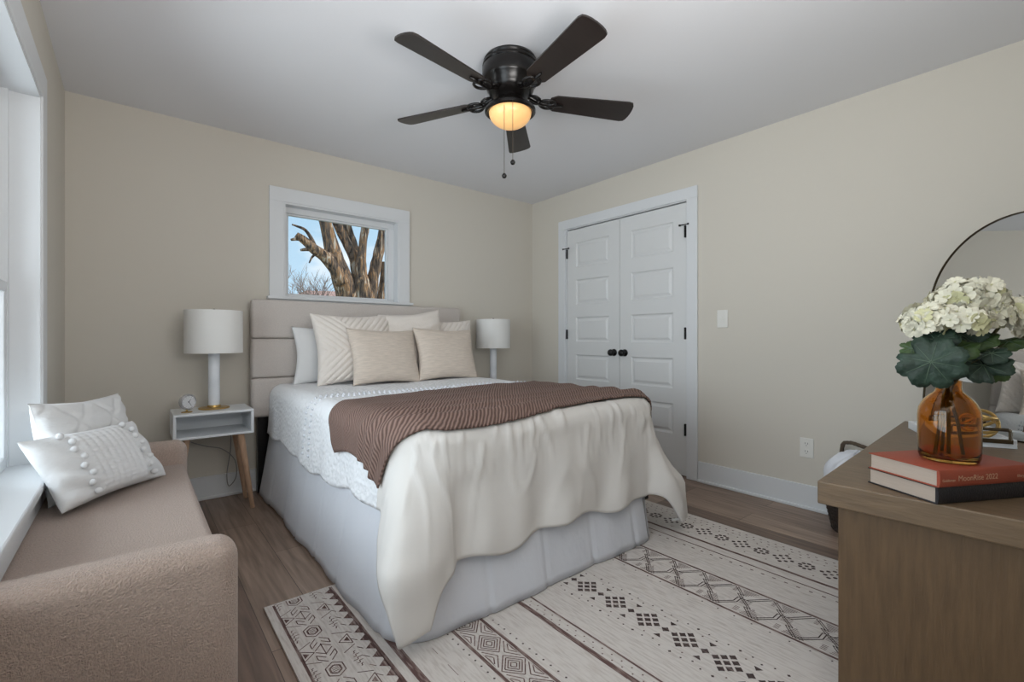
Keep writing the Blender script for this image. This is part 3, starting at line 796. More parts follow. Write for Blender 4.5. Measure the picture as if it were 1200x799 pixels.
p = pillow_mesh('throw_pillow', 0.50, 0.48, 0.11, M['pillow_cream'], 'chevron', seed=8, n=100)
place(p, (1.79, 3.30, 0.742), (2.225, 3.29, 0.742), 0.05, 0.45); tag(p, 'cream ridged cushion at the right end peeking out beside linen cushion', 'pillow', 'pillows on the bed')
p = pillow_mesh('linen_cushion', 0.535, 0.40, 0.145, M['pillow_linen'], seed=11)
place(p, (1.125, 3.02, 0.745), (1.64, 3.08, 0.735), 0.11, 0.38); tag(p, 'natural slub linen cushion in front, left one of the matching pair', 'pillow', 'pillows on the bed')
p = pillow_mesh('linen_cushion', 0.535, 0.41, 0.145, M['pillow_linen'], seed=12)
place(p, (1.64, 3.07, 0.745), (2.14, 3.08, 0.735), 0.11, 0.39); tag(p, 'natural slub linen cushion in front, right one of the matching pair', 'pillow', 'pillows on the bed')

# ---------------------------------------------------------------- bench under the window
bench = thing('bench', 'beige boucle bench with rounded arms under the left window', 'bench', (-0.03, 2.15, 0))
BYN, BYF, BXW, BXF = 1.36, 2.955, -0.275, 0.215
bm = bmesh.new(); box(bm, -0.292, BXF-0.012, BYN+0.07, BYF-0.07, 0.06, 0.425, 0.028, 5)
child(obj('seat', bm, M['bench'], None, True, 60), bench)
for y0, y1 in ((BYN, BYN+0.125), (BYF-0.125, BYF)):
    bm = bmesh.new(); n = 10
    # rounded slab : bullnose along the top and at the front corner
    box(bm, BXW, BXF, y0, y1, 0.05, 0.535, 0.052, 8)
    child(obj('armrest', bm, M['bench'], None, True, 70), bench)
for x in (BXW+0.05, BXF-0.06):
    for y in (BYN+0.06, BYF-0.06):
        bm = bmesh.new(); lathe(bm, [(0, 0), (0.018, 0), (0.024, 0.06), (0, 0.06)], 16, (x, y, 0)); child(obj('leg', bm, M['black'], None, True), bench)
p = pillow_mesh('throw_pillow', 0.50, 0.39, 0.13, M['pillow_white'], 'diamond', seed=21, n=100)
place(p, (-0.225, 2.405, 0.43), (-0.005, 2.80, 0.412), 0.075, 0.385); tag(p, 'white square cushion with tufted diamonds leaning by the window', 'pillow')
p = pillow_mesh('lumbar_pillow', 0.52, 0.29, 0.13, M['pillow_white'], 'bands', seed=22, n=100)
place(p, (-0.195, 2.19, 0.45), (0.125, 2.63, 0.43), 0.155, 0.29); tag(p, 'white lumbar cushion with pompom rows lying on the beige bench', 'pillow')
for sx in (-0.145, 0.145):
    for k in range(8):
        y = -0.12+0.24*k/7; x = sx+0.008*(-1)**k
        zz = 0.065*(1-(abs(x)/0.26)**2.6)**0.5*(1-(abs(y)/0.145)**2.6)**0.5+0.006
        bm = bmesh.new(); bmesh.ops.create_icosphere(bm, subdivisions=2, radius=0.0125, matrix=Matrix.Translation((x, y, zz)))
        obj('pompom', bm, M['pillow_plain'], p, True)

# ---------------------------------------------------------------- nightstands and lamps
def nightstand(loc, label):
    t = thing('nightstand', label, 'nightstand', loc, 0, 'nightstands beside the bed')
    bm = bmesh.new(); w, d, z0, z1, e = 0.20, 0.15, 0.472, 0.618, 0.014
    box(bm, -w, w, -d, d, z1-e, z1, 0.002); box(bm, -w, w, -d, d, z0, z0+e, 0.002)
    box(bm, -w, -w+e, -d, d, z0+e, z1-e); box(bm, w-e, w, -d, d, z0+e, z1-e)
    box(bm, -w+e, w-e, d-0.008, d, z0+e, z1-e)
    obj('cabinet', bm, M['white_gloss'], t)
    for sx in (-1, 1):
        for sy in (-1, 1):
            a = Vector((sx*0.135, sy*0.095, 0.472)); b = Vector((sx*0.202, sy*0.125 if sy > 0 else -0.105, 0.002))
            bm = bmesh.new(); tube(bm, [b, a], [0.012, 0.021], 18); obj('leg', bm, M['oak_leg'], t, True, 50)
    return t
def copy_tree(o, parent=None):
    c = o.copy(); C.objects.link(c); c.parent = parent
    for ch in list(o.children): copy_tree(ch, c)
    return c
ns = nightstand((0.374, 3.35, 0), 'white open nightstand with oak legs left of the bed')
n2 = copy_tree(ns); n2.location = (2.56, 3.36, 0); n2['label'] = 'white open nightstand with oak legs hidden at the far side of bed'
def table_lamp(loc, label):
    t = thing('table_lamp', label, 'lamp', loc, 0, 'table lamps on the nightstands')
    bm = bmesh.new(); lathe(bm, [(0, 0), (0.082, 0), (0.083, 0.004), (0.080, 0.008), (0.036, 0.010), (0.034, 0.022), (0, 0.022)], 48); obj('lamp_base', bm, M['gold'], t, True, 40)
    bm = bmesh.new(); lathe(bm, [(0, 0.022), (0.030, 0.022), (0.031, 0.03), (0.031, 0.36), (0.029, 0.366), (0, 0.366)], 40); obj('lamp_column', bm, M['marble'], t, True, 40)
    bm = bmesh.new(); tube(bm, [(0, 0, 0.36), (0, 0, 0.61)], 0.005, 10); lathe(bm, [(0, 0.39), (0.015, 0.39), (0.015, 0.43), (0, 0.43)], 20)
    for k in range(3): a = 2*PI*k/3; tube(bm, [(0, 0, 0.585), (0.152*math.cos(a), 0.152*math.sin(a), 0.585)], 0.002, 6)
    lathe(bm, [(0, 0.600), (0.009, 0.602), (0.009, 0.608), (0, 0.612)], 16)
    obj('harp', bm, M['bronze'], t, True)
    bm = bmesh.new(); lathe(bm, [(0.150, 0.340), (0.1535, 0.340), (0.1535, 0.600), (0.150, 0.600), (0.150, 0.340)], 64); obj('lamp_shade', bm, M['shade'], t, True, 40)
    return t
lamp = table_lamp((0.388, 3.375, 0.6185), 'white drum table lamp with marble column left of the headboard')
l2 = copy_tree(lamp); l2.location = (2.552, 3.40, 0.6185); l2['label'] = 'white drum table lamp right of the headboard beyond the pillows'
ck = thing('alarm_clock', 'small round white desk clock on a gold foot on the nightstand', 'clock', (0.243, 3.285, 0.6185), math.radians(28)); ck.scale = (1.25, 1.25, 1.25)
bm = bmesh.new(); lathe(bm, [(0, 0), (0.022, 0), (0.022, 0.003), (0.004, 0.006), (0.004, 0.014), (0, 0.014)], 24); obj('clock_foot', bm, M['gold'], ck, True, 40)
bm = bmesh.new(); lathe(bm, [(0, 0.018), (0.028, 0.016), (0.036, 0.0), (0.036, -0.014), (0.032, -0.018), (0.028, -0.014)], 36, (0, 0, 0.049), 'y'); obj('clock_case', bm, M['silver'], ck, True, 50)
bm = bmesh.new(); lathe(bm, [(0, -0.0145), (0.029, -0.0145), (0.029, -0.012)], 36, (0, 0, 0.049), 'y'); f = obj('clock_face', bm, M['clock_face'], ck)
bm = bmesh.new()
for a, l in ((0.6, 0.015), (2.6, 0.021)): tube(bm, [(0, -0.0155, 0.049), (l*math.sin(a), -0.0155, 0.049+l*math.cos(a))], 0.0009, 6)
lathe(bm, [(0, -0.0165), (0.003, -0.0160), (0.003, -0.0145)], 12, (0, 0, 0.049), 'y')
for k in range(12): a = k*PI/6; tube(bm, [(0.023*math.sin(a), -0.0152, 0.049+0.023*math.cos(a)), (0.027*math.sin(a), -0.0152, 0.049+0.027*math.cos(a))], 0.0005, 5)
obj('clock_hands', bm, M['black'], f)
bm = bmesh.new()
tube(bm, smooth_path([(0.30, 3.52, 0.46), (0.27, 3.53, 0.41), (0.36, 3.54, 0.36), (0.45, 3.53, 0.33), (0.52, 3.53, 0.25), (0.53, 3.53, 0.14), (0.49, 3.54, 0.08), (0.48, 3.55, 0.16), (0.50, 3.56, 0.30), (0.505, 3.56, 0.44)]), 0.003, 8)
tag(obj('power_cable', bm, M['cable'], None, True), 'grey lamp cable dangling on the wall below the left nightstand', 'cable')

# ---------------------------------------------------------------- ceiling fan
FX, FY = 1.466, 1.812
fan = thing('ceiling_fan', 'black five-blade ceiling fan with a lit amber glass bowl', 'ceiling fan', (FX, FY, H))
bm = bmesh.new(); lathe(bm, [(0, 0), (0.128, 0), (0.134, -0.012), (0.128, -0.020), (0.137, -0.024), (0.139, -0.034), (0.134, -0.040), (0.140, -0.046), (0.141, -0.100), (0.136, -0.114), (0.122, -0.124), (0.118, -0.150), (0.098, -0.178), (0.060, -0.190), (0, -0.190)], 64)
obj('motor_housing', bm, M['fan_metal'], fan, True, 50)
bm = bmesh.new(); lathe(bm, [(0, -0.188), (0.062, -0.190), (0.066, -0.205), (0.090, -0.222), (0.118, -0.240), (0.127, -0.250), (0.127, -0.262), (0.118, -0.268), (0.106, -0.262), (0, -0.255)], 64)
obj('light_ring', bm, M['fan_metal'], fan, True, 50)
bm = bmesh.new(); lathe(bm, [(0.106, -0.258)]+[(0.106*math.cos(a), -0.262-0.075*math.sin(a)) for a in [PI/2*k/12 for k in range(13)]], 64)
obj('glass_bowl', bm, M['glow'], fan, True)
pitch = math.radians(-13)
for k in range(5):
    a = math.radians(45.5+72*k); Rz = Matrix.Rotation(a, 4, 'Z')
    bm = bmesh.new(); pts = []
    x0, x1 = 0.205, 0.655; w0, w1 = 0.052, 0.070
    n = 8; up = []
    outline = [(x0+0.0, -w0*0.62), (x0+0.03, -w0)]+[(x1-0.035, -w1)]
    for q in range(n+1):
        t = -PI/2+PI*q/n
        yy = w1*(math.sin(t)); xx = x1-0.035+0.035*(math.cos(t))**0.6 if math.cos(t) > 0 else x1-0.035
        outline.append((xx, yy))
    outline += [(x0+0.03, w0), (x0, w0*0.62)]
    vt = [bm.verts.new((x, y, 0.004)) for x, y in outline]; vb = [bm.verts.new((x, y, -0.004)) for x, y in outline]
    bm.faces.new(vt); bm.faces.new(vb[::-1])
    for i in range(len(vt)): j = (i+1) % len(vt); bm.faces.new((vt[i], vb[i], vb[j], vt[j]))
    bmesh.ops.remove_doubles(bm, verts=bm.verts, dist=1e-5)
    bmesh.ops.transform(bm, matrix=Rz @ Matrix.Translation((0, 0, -0.190)) @ Matrix.Rotation(pitch, 4, 'X'), verts=bm.verts)
    bl = obj('blade', bm, M['blade'], fan)
    # ornate blade iron : arm, scrolled bracket and screws
    bm = bmesh.new()
    tube(bm, smooth_path([(0.085, 0, -0.165), (0.12, 0, -0.180), (0.16, 0, -0.196), (0.20, 0, -0.198)]), [0.013]*6+[0.012]*6+[0.011]*7, 10)
    for s in (-1, 1):
        tube(bm, smooth_path([(0.15, 0, -0.196), (0.165, s*0.028, -0.197), (0.195, s*0.040, -0.199), (0.222, s*0.032, -0.199), (0.232, s*0.012, -0.199), (0.215, s*0.006, -0.199)]), 0.007, 8)
        tube(bm, smooth_path([(0.10, s*0.012, -0.172), (0.125, s*0.032, -0.182), (0.150, s*0.022, -0.19), (0.135, s*0.008, -0.19)]), 0.006, 8)
    tube(bm, [(0.19, 0, -0.199), (0.275, 0, -0.199)], [0.011, 0.006], 10)
    bmesh.ops.transform(bm, matrix=Rz @ Matrix.Translation((0, 0, 0.0)), verts=bm.verts)
    obj('blade_iron', bm, M['fan_metal'], bl, True)
for (dx, dy, zt, zb) in ((-0.085, -0.060, -0.262, -0.60), (-0.070, -0.106, -0.262, -0.545)):
    bm = bmesh.new(); tube(bm, [(dx, dy, zt), (dx, dy, zb)], 0.0013, 6); ch = obj('pull_chain', bm, M['chain'], fan)
    bm = bmesh.new(); lathe(bm, [(0, 0.014), (0.006, 0.011), (0.0125, 0.0), (0.009, -0.010), (0, -0.013)], 20, (dx, dy, zb-0.012)); obj('pull_knob', bm, M['fan_metal'], ch, True)

# ---------------------------------------------------------------- dresser
DR = math.radians(3); dr = thing('dresser', 'brown wooden dresser with thick top at the right foreground', 'dresser', (1.564, 0.494, 0), DR)
DL, DD, DTOP, DTH = 1.472, 0.625, 0.63, 0.067
bm = bmesh.new(); box(bm, 0, DL, -DD, 0, DTOP-DTH, DTOP, 0.004, 2); obj('dresser_top', bm, M['dresser_top'], dr)
bm = bmesh.new(); box(bm, 0.030, 0.075, -DD+0.02, -0.045, 0.0, DTOP-DTH, 0.002); obj('side_panel', bm, M['dresser'], dr)
bm = bmesh.new(); box(bm, DL-0.075, DL-0.03, -DD+0.02, -0.045, 0.0, DTOP-DTH, 0.002); obj('side_panel', bm, M['dresser'], dr)
bm = bmesh.new(); box(bm, 0.075, DL-0.075, -DD+0.02, -0.075, 0.08, DTOP-DTH, 0.0); obj('carcass', bm, M['dresser'], dr)
for i in range(3):
    for j in range(2):
        a = 0.080+i*(DL-0.16)/3; z = 0.10+j*0.235
        bm = bmesh.new(); box(bm, a+0.004, a+(DL-0.16)/3-0.004, -0.075, -0.055, z, z+0.225, 0.003); d_ = obj('drawer', bm, M['dresser'], dr)
        bm = bmesh.new(); lathe(bm, [(0, -0.055), (0.006, -0.055), (0.006, -0.04), (0.014, -0.034), (0.012, -0.026), (0, -0.025)], 20, (a+(DL-0.16)/6, 0, z+0.11), 'y'); obj('knob', bm, M['bronze'], d_, True)

# arched mirror leaning on the dresser
MW, MH = 0.75, 0.945
ang = math.radians(52.6); MB0 = Vector((3.035, 0.504, 0.6305))
mdir = Vector((-math.cos(ang), -math.sin(ang), 0)); mout = Vector((math.sin(ang), -math.cos(ang), 0)); lean = math.radians(4.1)
mup = (Vector((0, 0, 1))*math.cos(lean)+mout*math.sin(lean)); mn = mdir.cross(mup)
mir = thing('arched_mirror', 'arched mirror with thin dark gold frame leaning on the dresser', 'mirror')
mir.matrix_world = Matrix(((mdir.x, mup.x, -mn.x, MB0.x), (mdir.y, mup.y, -mn.y, MB0.y), (mdir.z, mup.z, -mn.z, MB0.z), (0, 0, 0, 1)))
# local axes: x along the base, y up the glass, z away from the viewer when the cross product says so
def arch(inset):
    r = MW/2-inset; cx = MW/2; cy = MH-MW/2; pts = [(MW-inset, inset), (MW-inset, cy)]
    pts = [(MW-inset, inset)]+[(cx+r*math.cos(PI*k/40), cy+r*math.sin(PI*k/40)) for k in range(41)]+[(inset, inset)]
    return pts
zs_ = -1 if (Matrix.Identity(3) and True) else 1
bm = bmesh.new(); A = arch(0.006); f = [bm.verts.new((x, y, 0.0)) for x, y in A]; b_ = [bm.verts.new((x, y, 0.004)) for x, y in A]
bm.faces.new(f); bm.faces.new(b_[::-1])
for i in range(len(f)): j = (i+1) % len(f); bm.faces.new((f[i], b_[i], b_[j], f[j]))
obj('mirror_glass', bm, M['chrome_mirror'], mir)
bm = bmesh.new(); O_, I_ = arch(0.0), arch(0.005)
ro = [[bm.verts.new((p[0], p[1], z)) for p in P_] for P_, z in ((O_, -0.004), (I_, -0.004), (I_, 0.006), (O_, 0.006))]
for k in range(4):
    for i in range(len(O_)): j = (i+1) % len(O_); bm.faces.new((ro[k][i], ro[k][j], ro[(k+1) % 4][j], ro[(k+1) % 4][i]))
obj('mirror_frame', bm, mat('mirror_frame_metal', srgb(74, 62, 44), 0.35, metal=0.8), mir)

# white tray with bronze handles
tray = thing('serving_tray', 'white rectangular tray with bronze handles before the mirror', 'tray', (2.488, 0.367, DTOP+0.0005), math.radians(25))
TL, TW, TH_ = 0.345, 0.235, 0.034
bm = bmesh.new(); box(bm, 0, TL, -TW, 0, 0, 0.008, 0.001)
box(bm, 0, TL, -0.012, 0, 0.008, TH_, 0.002); box(bm, 0, TL, -TW, -TW+0.012, 0.008, TH_, 0.002)
box(bm, 0, 0.012, -TW+0.012, -0.012, 0.008, TH_, 0.002); box(bm, TL-0.012, TL, -TW+0.012, -0.012, 0.008, TH_, 0.002)
obj('tray_body', bm, M['white_gloss'], tray)
for x in (-0.004, TL+0.004):
    bm = bmesh.new(); c = -TW/2-0.012; hw = 0.085; q = []
    path = [(x, c-hw, 0.030), (x, c-hw, 0.064), (x, c-hw+0.006, 0.070), (x, c+hw-0.006, 0.070), (x, c+hw, 0.064), (x, c+hw, 0.030)]
    for i in range(len(path)-1): tube(bm, [path[i], path[i+1]], 0.0065, 4)
    box(bm, x-0.005, x+0.005, c-hw-0.006, c+hw+0.006, 0.018, 0.034, 0.001); obj('tray_handle', bm, M['bronze'], tray)
# gold knot ornament standing in the tray
kn = thing('knot_ornament', 'gold looped knot ornament standing in the white tray', 'ornament', (2.655, 0.262, DTOP+0.009))
bm = bmesh.new()
for tilt, rz in ((0, 20), (58, 20), (-58, 60)):
    mt = Matrix.Translation((0, 0, 0.065)) @ Matrix.Rotation(math.radians(rz), 4, 'Z') @ Matrix.Rotation(math.radians(tilt), 4, 'Y')
    rg = []
    for i in range(41):
        a = 2*PI*i/40; rg.append(mt @ Vector((0.0, 0.054*math.cos(a), 0.054*math.sin(a))))
    tube(bm, rg, 0.0068, 8, cap=False)
obj('loop', bm, M['gold'], kn, True)

# books
def book(name, loc, rz, w, d, t, cover, label, spine_text=None, edge=None):
    """spine runs along local +x at y=0 ; fore-edge visible at x=0"""
    b = thing(name, label, 'book', loc, rz)
    ct = 0.0032
    bm = bmesh.new()
    box(bm, 0, w, 0, d, 0, ct, 0.0008); box(bm, 0, w, 0, d, t-ct, t, 0.0008)
    # rounded spine
    n = 8; vs = []
    for k in range(n+1):
        a = -PI/2+PI*k/n; vs.append((-0.005*math.cos(a), t/2+(t/2-0.0002)*math.sin(a)))
    for k in range(n):
        bm.faces.new([bm.verts.new((0, vs[k][0], vs[k][1])), bm.verts.new((w, vs[k][0], vs[k][1])), bm.verts.new((w, vs[k+1][0], vs[k+1][1])), bm.verts.new((0, vs[k+1][0], vs[k+1][1]))])
    bm.faces.new([bm.verts.new((0, y, z)) for y, z in vs]); bm.faces.new([bm.verts.new((w, y, z)) for y, z in vs])
    box(bm, 0, w, -0.0002, ct, ct, t-ct)
    obj('cover', bm, cover, b, True, 35)
    bm = bmesh.new(); box(bm, 0.004, w-0.004, ct, d-0.005, ct, t-ct); obj('pages', bm, M['paper'], b)
    if spine_text:
        for s_, x, size in spine_text:
            cu = bpy.data.curves.new('lettering', 'FONT'); cu.body = s_; cu.size = size; cu.extrude = 0.0002
            o = bpy.data.objects.new('lettering', cu); C.objects.link(o); dg = bpy.context.evaluated_depsgraph_get()
            me = bpy.data.meshes.new_from_object(o.evaluated_get(dg)); bpy.data.objects.remove(o)
            me.transform(Matrix.Translation((x, -0.0056, t*0.34)) @ Matrix.Rotation(PI/2, 4, 'X'))
            l = link('spine_lettering', me, M['gilt'], b)
    return b
brz = math.radians(-28.5)
book('book', (1.570, 0.232, DTOP+0.0005), brz, 0.30, 0.185, 0.044, M['book_maroon'], 'thick dark blue-black hardcover book, the lower of the stacked pair')
book('book', (1.562, 0.228, DTOP+0.0450), brz, 0.30, 0.185, 0.044, M['book_red'], 'orange-red hardcover book with gilt spine lettering under the vase', (('Goldsman', 0.006, 0.010), ('MoonRise 2022', 0.055, 0.020), ('Ellery', 0.245, 0.010)))
BT = DTOP+0.0893
VX, VY = 1.716, 0.229
# vase
va = thing('glass_vase', 'amber glass bottle vase standing on the orange book', 'vase', (VX, VY, BT))
outer = [(0, 0.0), (0.052, 0.0), (0.061, 0.004), (0.064, 0.014), (0.065, 0.03), (0.0655, 0.12), (0.063, 0.140), (0.054, 0.160), (0.040, 0.176), (0.029, 0.186), (0.026, 0.195), (0.0265, 0.212), (0.028, 0.216)]
inner = [(0.0255, 0.216), (0.0235, 0.195), (0.0262, 0.186), (0.038, 0.173), (0.051, 0.158), (0.060, 0.138), (0.0625, 0.12), (0.062, 0.03), (0.059, 0.014), (0.048, 0.010), (0, 0.009)]
bm = bmesh.new(); lathe(bm, outer+inner, 64); bmesh.ops.remove_doubles(bm, verts=bm.verts, dist=1e-4)
obj('vase_body', bm, M['amber'], va, True, 60)

# bouquet
bq = thing('bouquet', 'white hydrangea bouquet with scalloped green leaves in the vase', 'bouquet', (VX, VY, BT))
fwd = Vector((math.sin(YAW), math.cos(YAW), 0)); rgt = Vector((math.cos(YAW), -math.sin(YAW), 0))
def bp(px, py, dt=0.0):      # bouquet layout measured from the photograph, in metres round the vase
    t = 1.262+dt; return Vector((0, 0, CAMZ))+(fwd+rgt*((px-600)/FPX)+Vector((0, 0, 1))*((HOR-py)/FPX))*t-Vector((VX, VY, BT))
def floret(bm, c, nrm, r, mi=0):
    nrm = nrm.normalized(); a = nrm.cross(Vector((0.3, 0.2, 1))).normalized(); b = nrm.cross(a); ph = random.random()*PI
    np_ = random.choice((4, 4, 5))
    for k in range(np_):
        t = ph+2*PI*k/np_; d = a*math.cos(t)+b*math.sin(t); s = nrm.cross(d); wd = r*0.55*4/np_
        rows = [(0.08, 0.25, 0.0), (0.45, 0.85, 0.10), (0.8, 1.0, 0.16), (1.0, 0.55, 0.12)]
        prev = None
        for (q, ww, hh) in rows:
            hh += (random.random()-0.5)*0.08
            cur = [bm.verts.new(c+d*(r*q)+s*(wd*ww*j)+nrm*(r*(hh+0.10*abs(j)))) for j in (-1, 0, 1)]
            if prev:
                for j in range(2):
                    f = bm.faces.new((prev[j], prev[j+1], cur[j+1], cur[j])); f.material_index = mi
            prev = cur
    r2 = bmesh.ops.create_icosphere(bm, subdivisions=1, radius=r*0.12, matrix=Matrix.Translation(c+nrm*r*0.1))
    for v in r2['verts']:
        for f in v.link_faces: f.material_index = 1
heads = [((1133, 352), 0.072, 0.052, 0.00, 74), ((1088, 378), 0.050, 0.040, -0.02, 44), ((1182, 370), 0.058, 0.042, -0.01, 48), ((1218, 384), 0.042, 0.036, 0.03, 26), ((1160, 372), 0.046, 0.034, -0.035, 30), ((1120, 378), 0.060, 0.036, -0.055, 30)]
for (pp, rr, rv, dt, n) in heads:
    c = bp(*pp, dt); bm = bmesh.new()
    for i in range(n):
        z = 1-(i+0.5)/n*1.45; th_ = i*2.39996
        q = math.sqrt(max(0, 1-z*z)); d = Vector((q*math.cos(th_), q*math.sin(th_), z))
        jit = 0.86+random.random()*0.26
        pos = c+Vector((d.x*rr, d.y*rr, d.z*rv))*jit
        floret(bm, pos, (d+Vector((random.uniform(-.45, .45), random.uniform(-.45, .45), random.uniform(-.3, .3)))), 0.018+random.random()*0.006, 1 if random.random() < 0.12 else 0)
    tag(obj('flower_head', bm, [M['petal'], M['petal_green']], bq), None, None)
def leaf(px, py, r, dt, m, face=(0, 0, 0), squash=1.0, rot=0, lobes=7):
    c = bp(px, py, dt)
    n = (-(fwd+rgt*((px-600)/FPX)).normalized()+Vector(face)).normalized()
    a = n.cross(Vector((0, 0, 1))).normalized(); b = n.cross(a).normalized()
    bm = bmesh.new(); rings = 5; seg = 84; R_ = []
    cen = bm.verts.new(c)
    for k in range(1, rings+1):
        q = k/rings; ring = []
        for i in range(seg):
            t = 2*PI*i/seg+rot
            notch = 1-0.45*math.exp(-((((t-rot+PI) % (2*PI))-PI)/0.22)**2)
            edge = 1+0.11*abs(math.sin(t*lobes/2))**0.6*q*2-0.12+0.022*math.sin(t*lobes*4)*q
            rr = r*q*edge*notch; x = rr*math.cos(t); y = rr*math.sin(t)*squash
            z = 0.18*r*q*q*math.sin(t*2+1.0)+0.05*r*math.sin(t*lobes)*q*q-0.12*r*q*q
            ring.append(bm.verts.new(c+a*x+b*y+n*z))
        R_.append(ring)
    for i in range(seg): bm.faces.new((cen, R_[0][i], R_[0][(i+1) % seg]))
    for k in range(rings-1):
        for i in range(seg): j = (i+1) % seg; bm.faces.new((R_[k][i], R_[k][j], R_[k+1][j], R_[k+1][i]))
    l = obj('leaf', bm, m, bq, True)
    s = l.modifiers.new('t', 'SOLIDIFY'); s.thickness = 0.0012
    bm = bmesh.new()      # pale veins and stalk
    for i in range(lobes):
        t = rot+PI/lobes+2*PI*i/lobes
        pts = []
        for q in (0.02, 0.3, 0.6, 0.85):
            rr = r*q; x = rr*math.cos(t); y = rr*math.sin(t)*squash
            pts.append(c+a*x+b*y+n*(0.18*r*q*q*math.sin(t*2+1.0)-0.12*r*q*q+0.05*r*math.sin(t*lobes)*q*q+0.0008))
        tube(bm, pts, [0.0011, 0.0009, 0.0006, 0.0003], 5)
    obj('veins', bm, mat_vein, l)
    bm = bmesh.new(); top = Vector((0, 0, 0.21)); tube(bm, smooth_path([c-n*0.002, (c+top)/2+Vector((0, 0, 0.01)), top]), 0.0015, 6); obj('petiole', bm, M['stem'], l)
mat_vein = mat('leaf_vein', srgb(84, 104, 84), 0.6)
leaf(1091, 424, 0.067, -0.075, M['leaf'], (0, 0, 0.10), 0.95, -0.6, 8)
leaf(1096, 398, 0.045, -0.055, M['leaf'], (0, 0, 0.6), 0.9, 2.0, 7)
leaf(1122, 409, 0.040, -0.065, M['leaf_light'], (0.0, 0, 0.9), 0.9, 1.2, 6)
leaf(1152, 428, 0.055, -0.050, M['leaf'], (0.1, -0.1, 0.8), 0.85, 2.2, 8)
leaf(1166, 432, 0.034, -0.020, M['leaf_light'], (0, 0, 0.3), 1.0, 1.0, 7)
leaf(1162, 414, 0.034, -0.060, M['leaf'], (0.0, 0, 1.2), 0.9, 0.3, 7)
leaf(1146, 397, 0.040, -0.030, M['leaf_light'], (0, 0, 1.0), 0.8, 1.0, 6)
leaf(1182, 400, 0.042, -0.020, M['leaf_light'], (0.3, 0, 0.8), 0.55, 0.7, 6)
leaf(1068, 408, 0.025, -0.030, M['leaf_light'], (0, 0, 0.4), 0.9, 0.0, 6)
leaf(1126, 392, 0.050, -0.010, M['leaf'], (0, 0, 0.5), 0.9, 1.0, 7)
leaf(1120, 430, 0.040, 0.020, M['leaf'], (0, 0, 0.3), 0.9, 2.0, 7)
for q, (hx, hy) in enumerate(((0.0, 0.0), (-0.02, 0.012), (0.018, 0.01), (0.01, -0.014))):
    hp = bp(*heads[q][0], heads[q][3])
    bm = bmesh.new(); tube(bm, smooth_path([(hx*1.9, hy*1.9, 0.014), (hx*1.2, hy*1.2, 0.10), (hx*0.5, hy*0.5, 0.205), hp*0.55+Vector((0, 0, 0.09)), hp]), 0.0042, 8); obj('flower_stem', bm, M['stem'], bq, True)

# basket with a blanket on the floor in front of the dresser
BXc, BYc = 3.035, 0.770
bk = thing('storage_basket', 'dark woven basket with rope handles on the floor by the wall and dresser', 'basket', (BXc, BYc, 0))
bm = bmesh.new(); n = 22; prof = []
for k in range(n+1): prof.append((0.112+0.045*k/n+(0.003 if k % 2 else 0), 0.002+0.21*k/n))
lathe(bm, [(0, 0.002)]+prof+[(0.150, 0.21), (0.104, 0.02), (0, 0.015)], 60); obj('basket_body', bm, M['basket'], bk, True, 30)
for s in (-1,):
    bm = bmesh.new(); cen = Vector((0.0, 0.0, 0.295))
    pts = [Vector((-0.09*1, s*0.152, 0.20)), Vector((-0.085, s*0.130, 0.37)), Vector((-0.055, s*0.128, 0.425)), Vector((0.0, s*0.125, 0.445)), Vector((0.055, s*0.128, 0.455)), Vector((0.088, s*0.130, 0.42)), Vector((0.09, s*0.152, 0.20))]
    bm2 = smooth_path([Matrix.Rotation(math.radians(96), 4, 'Z') @ p for p in pts])
    tube(bm, bm2, [0.010+0.0015*(i % 2) for i in range(len(bm2))], 10); obj('basket_handle', bm, M['rope'], bk, True)
bm = bmesh.new()
def fb(a, b):
    th_ = 2*PI*a; ph = PI*0.62*b; r = 0.150*math.sin(min(ph, PI/2))**0.8+(0.006 if ph > PI/2 else 0); z = 0.245+0.185*math.cos(ph)
    nn = 0.02*noise.noise(Vector((math.cos(th_)*2, math.sin(th_)*2, b*3)))+0.006*math.sin(th_*9+b*5)*math.sin(ph)
    return Vector(((r+nn)*math.cos(th_), (r+nn)*math.sin(th_), z+nn))
grid(bm, 73, 24, fb); bmesh.ops.remove_doubles(bm, verts=bm.verts, dist=0.0008)
o = obj('folded_blanket', bm, M['throw_white'], None, True); o.location = (BXc, BYc, 0.0)
tag(o, 'soft white blanket bundled inside the dark woven basket', 'blanket')

# ---------------------------------------------------------------- outdoors
g = bmesh.new(); box(g, -30, 60, YB+T+0.05, 90, -0.62, -0.5); struct(obj('ground', g, M['ground']))
def at(px, py, Y):
    u = (px-600)/FPX; d = Vector((math.sin(YAW)+math.cos(YAW)*u, math.cos(YAW)-math.sin(YAW)*u, (HOR-py)/FPX)); t = Y/d.y
    return Vector((0, 0, CAMZ))+d*t
tree = thing('tree', 'big bare tree with several thick limbs outside the window', 'tree', (3.4, 9.0, -0.5))
def limb(name, pts, rads, Y=9.0, jag=0.012, seg=14):
    P3 = [at(x, y, Y+dy) for x, y, dy in pts]; path = smooth_path(P3, 7)
    n = len(path); rr = []
    for i in range(n):
        f = i/(n-1)*(len(rads)-1); k = min(int(f), len(rads)-2); rr.append(rads[k]+(rads[k+1]-rads[k])*(f-k))
    bm = bmesh.new(); tube(bm, path, rr, seg)
    for v in bm.verts: v.co += Vector((1, 0.5, 0))*jag*noise.noise(v.co*6)*2.0
    o = obj(name, bm, M['bark'], None, True); child(o, tree); return o
limb('trunk', [(428, 505, 0), (426, 430, 0), (424, 385, 0), (422, 352, 0)], [0.50, 0.44, 0.40, 0.26])
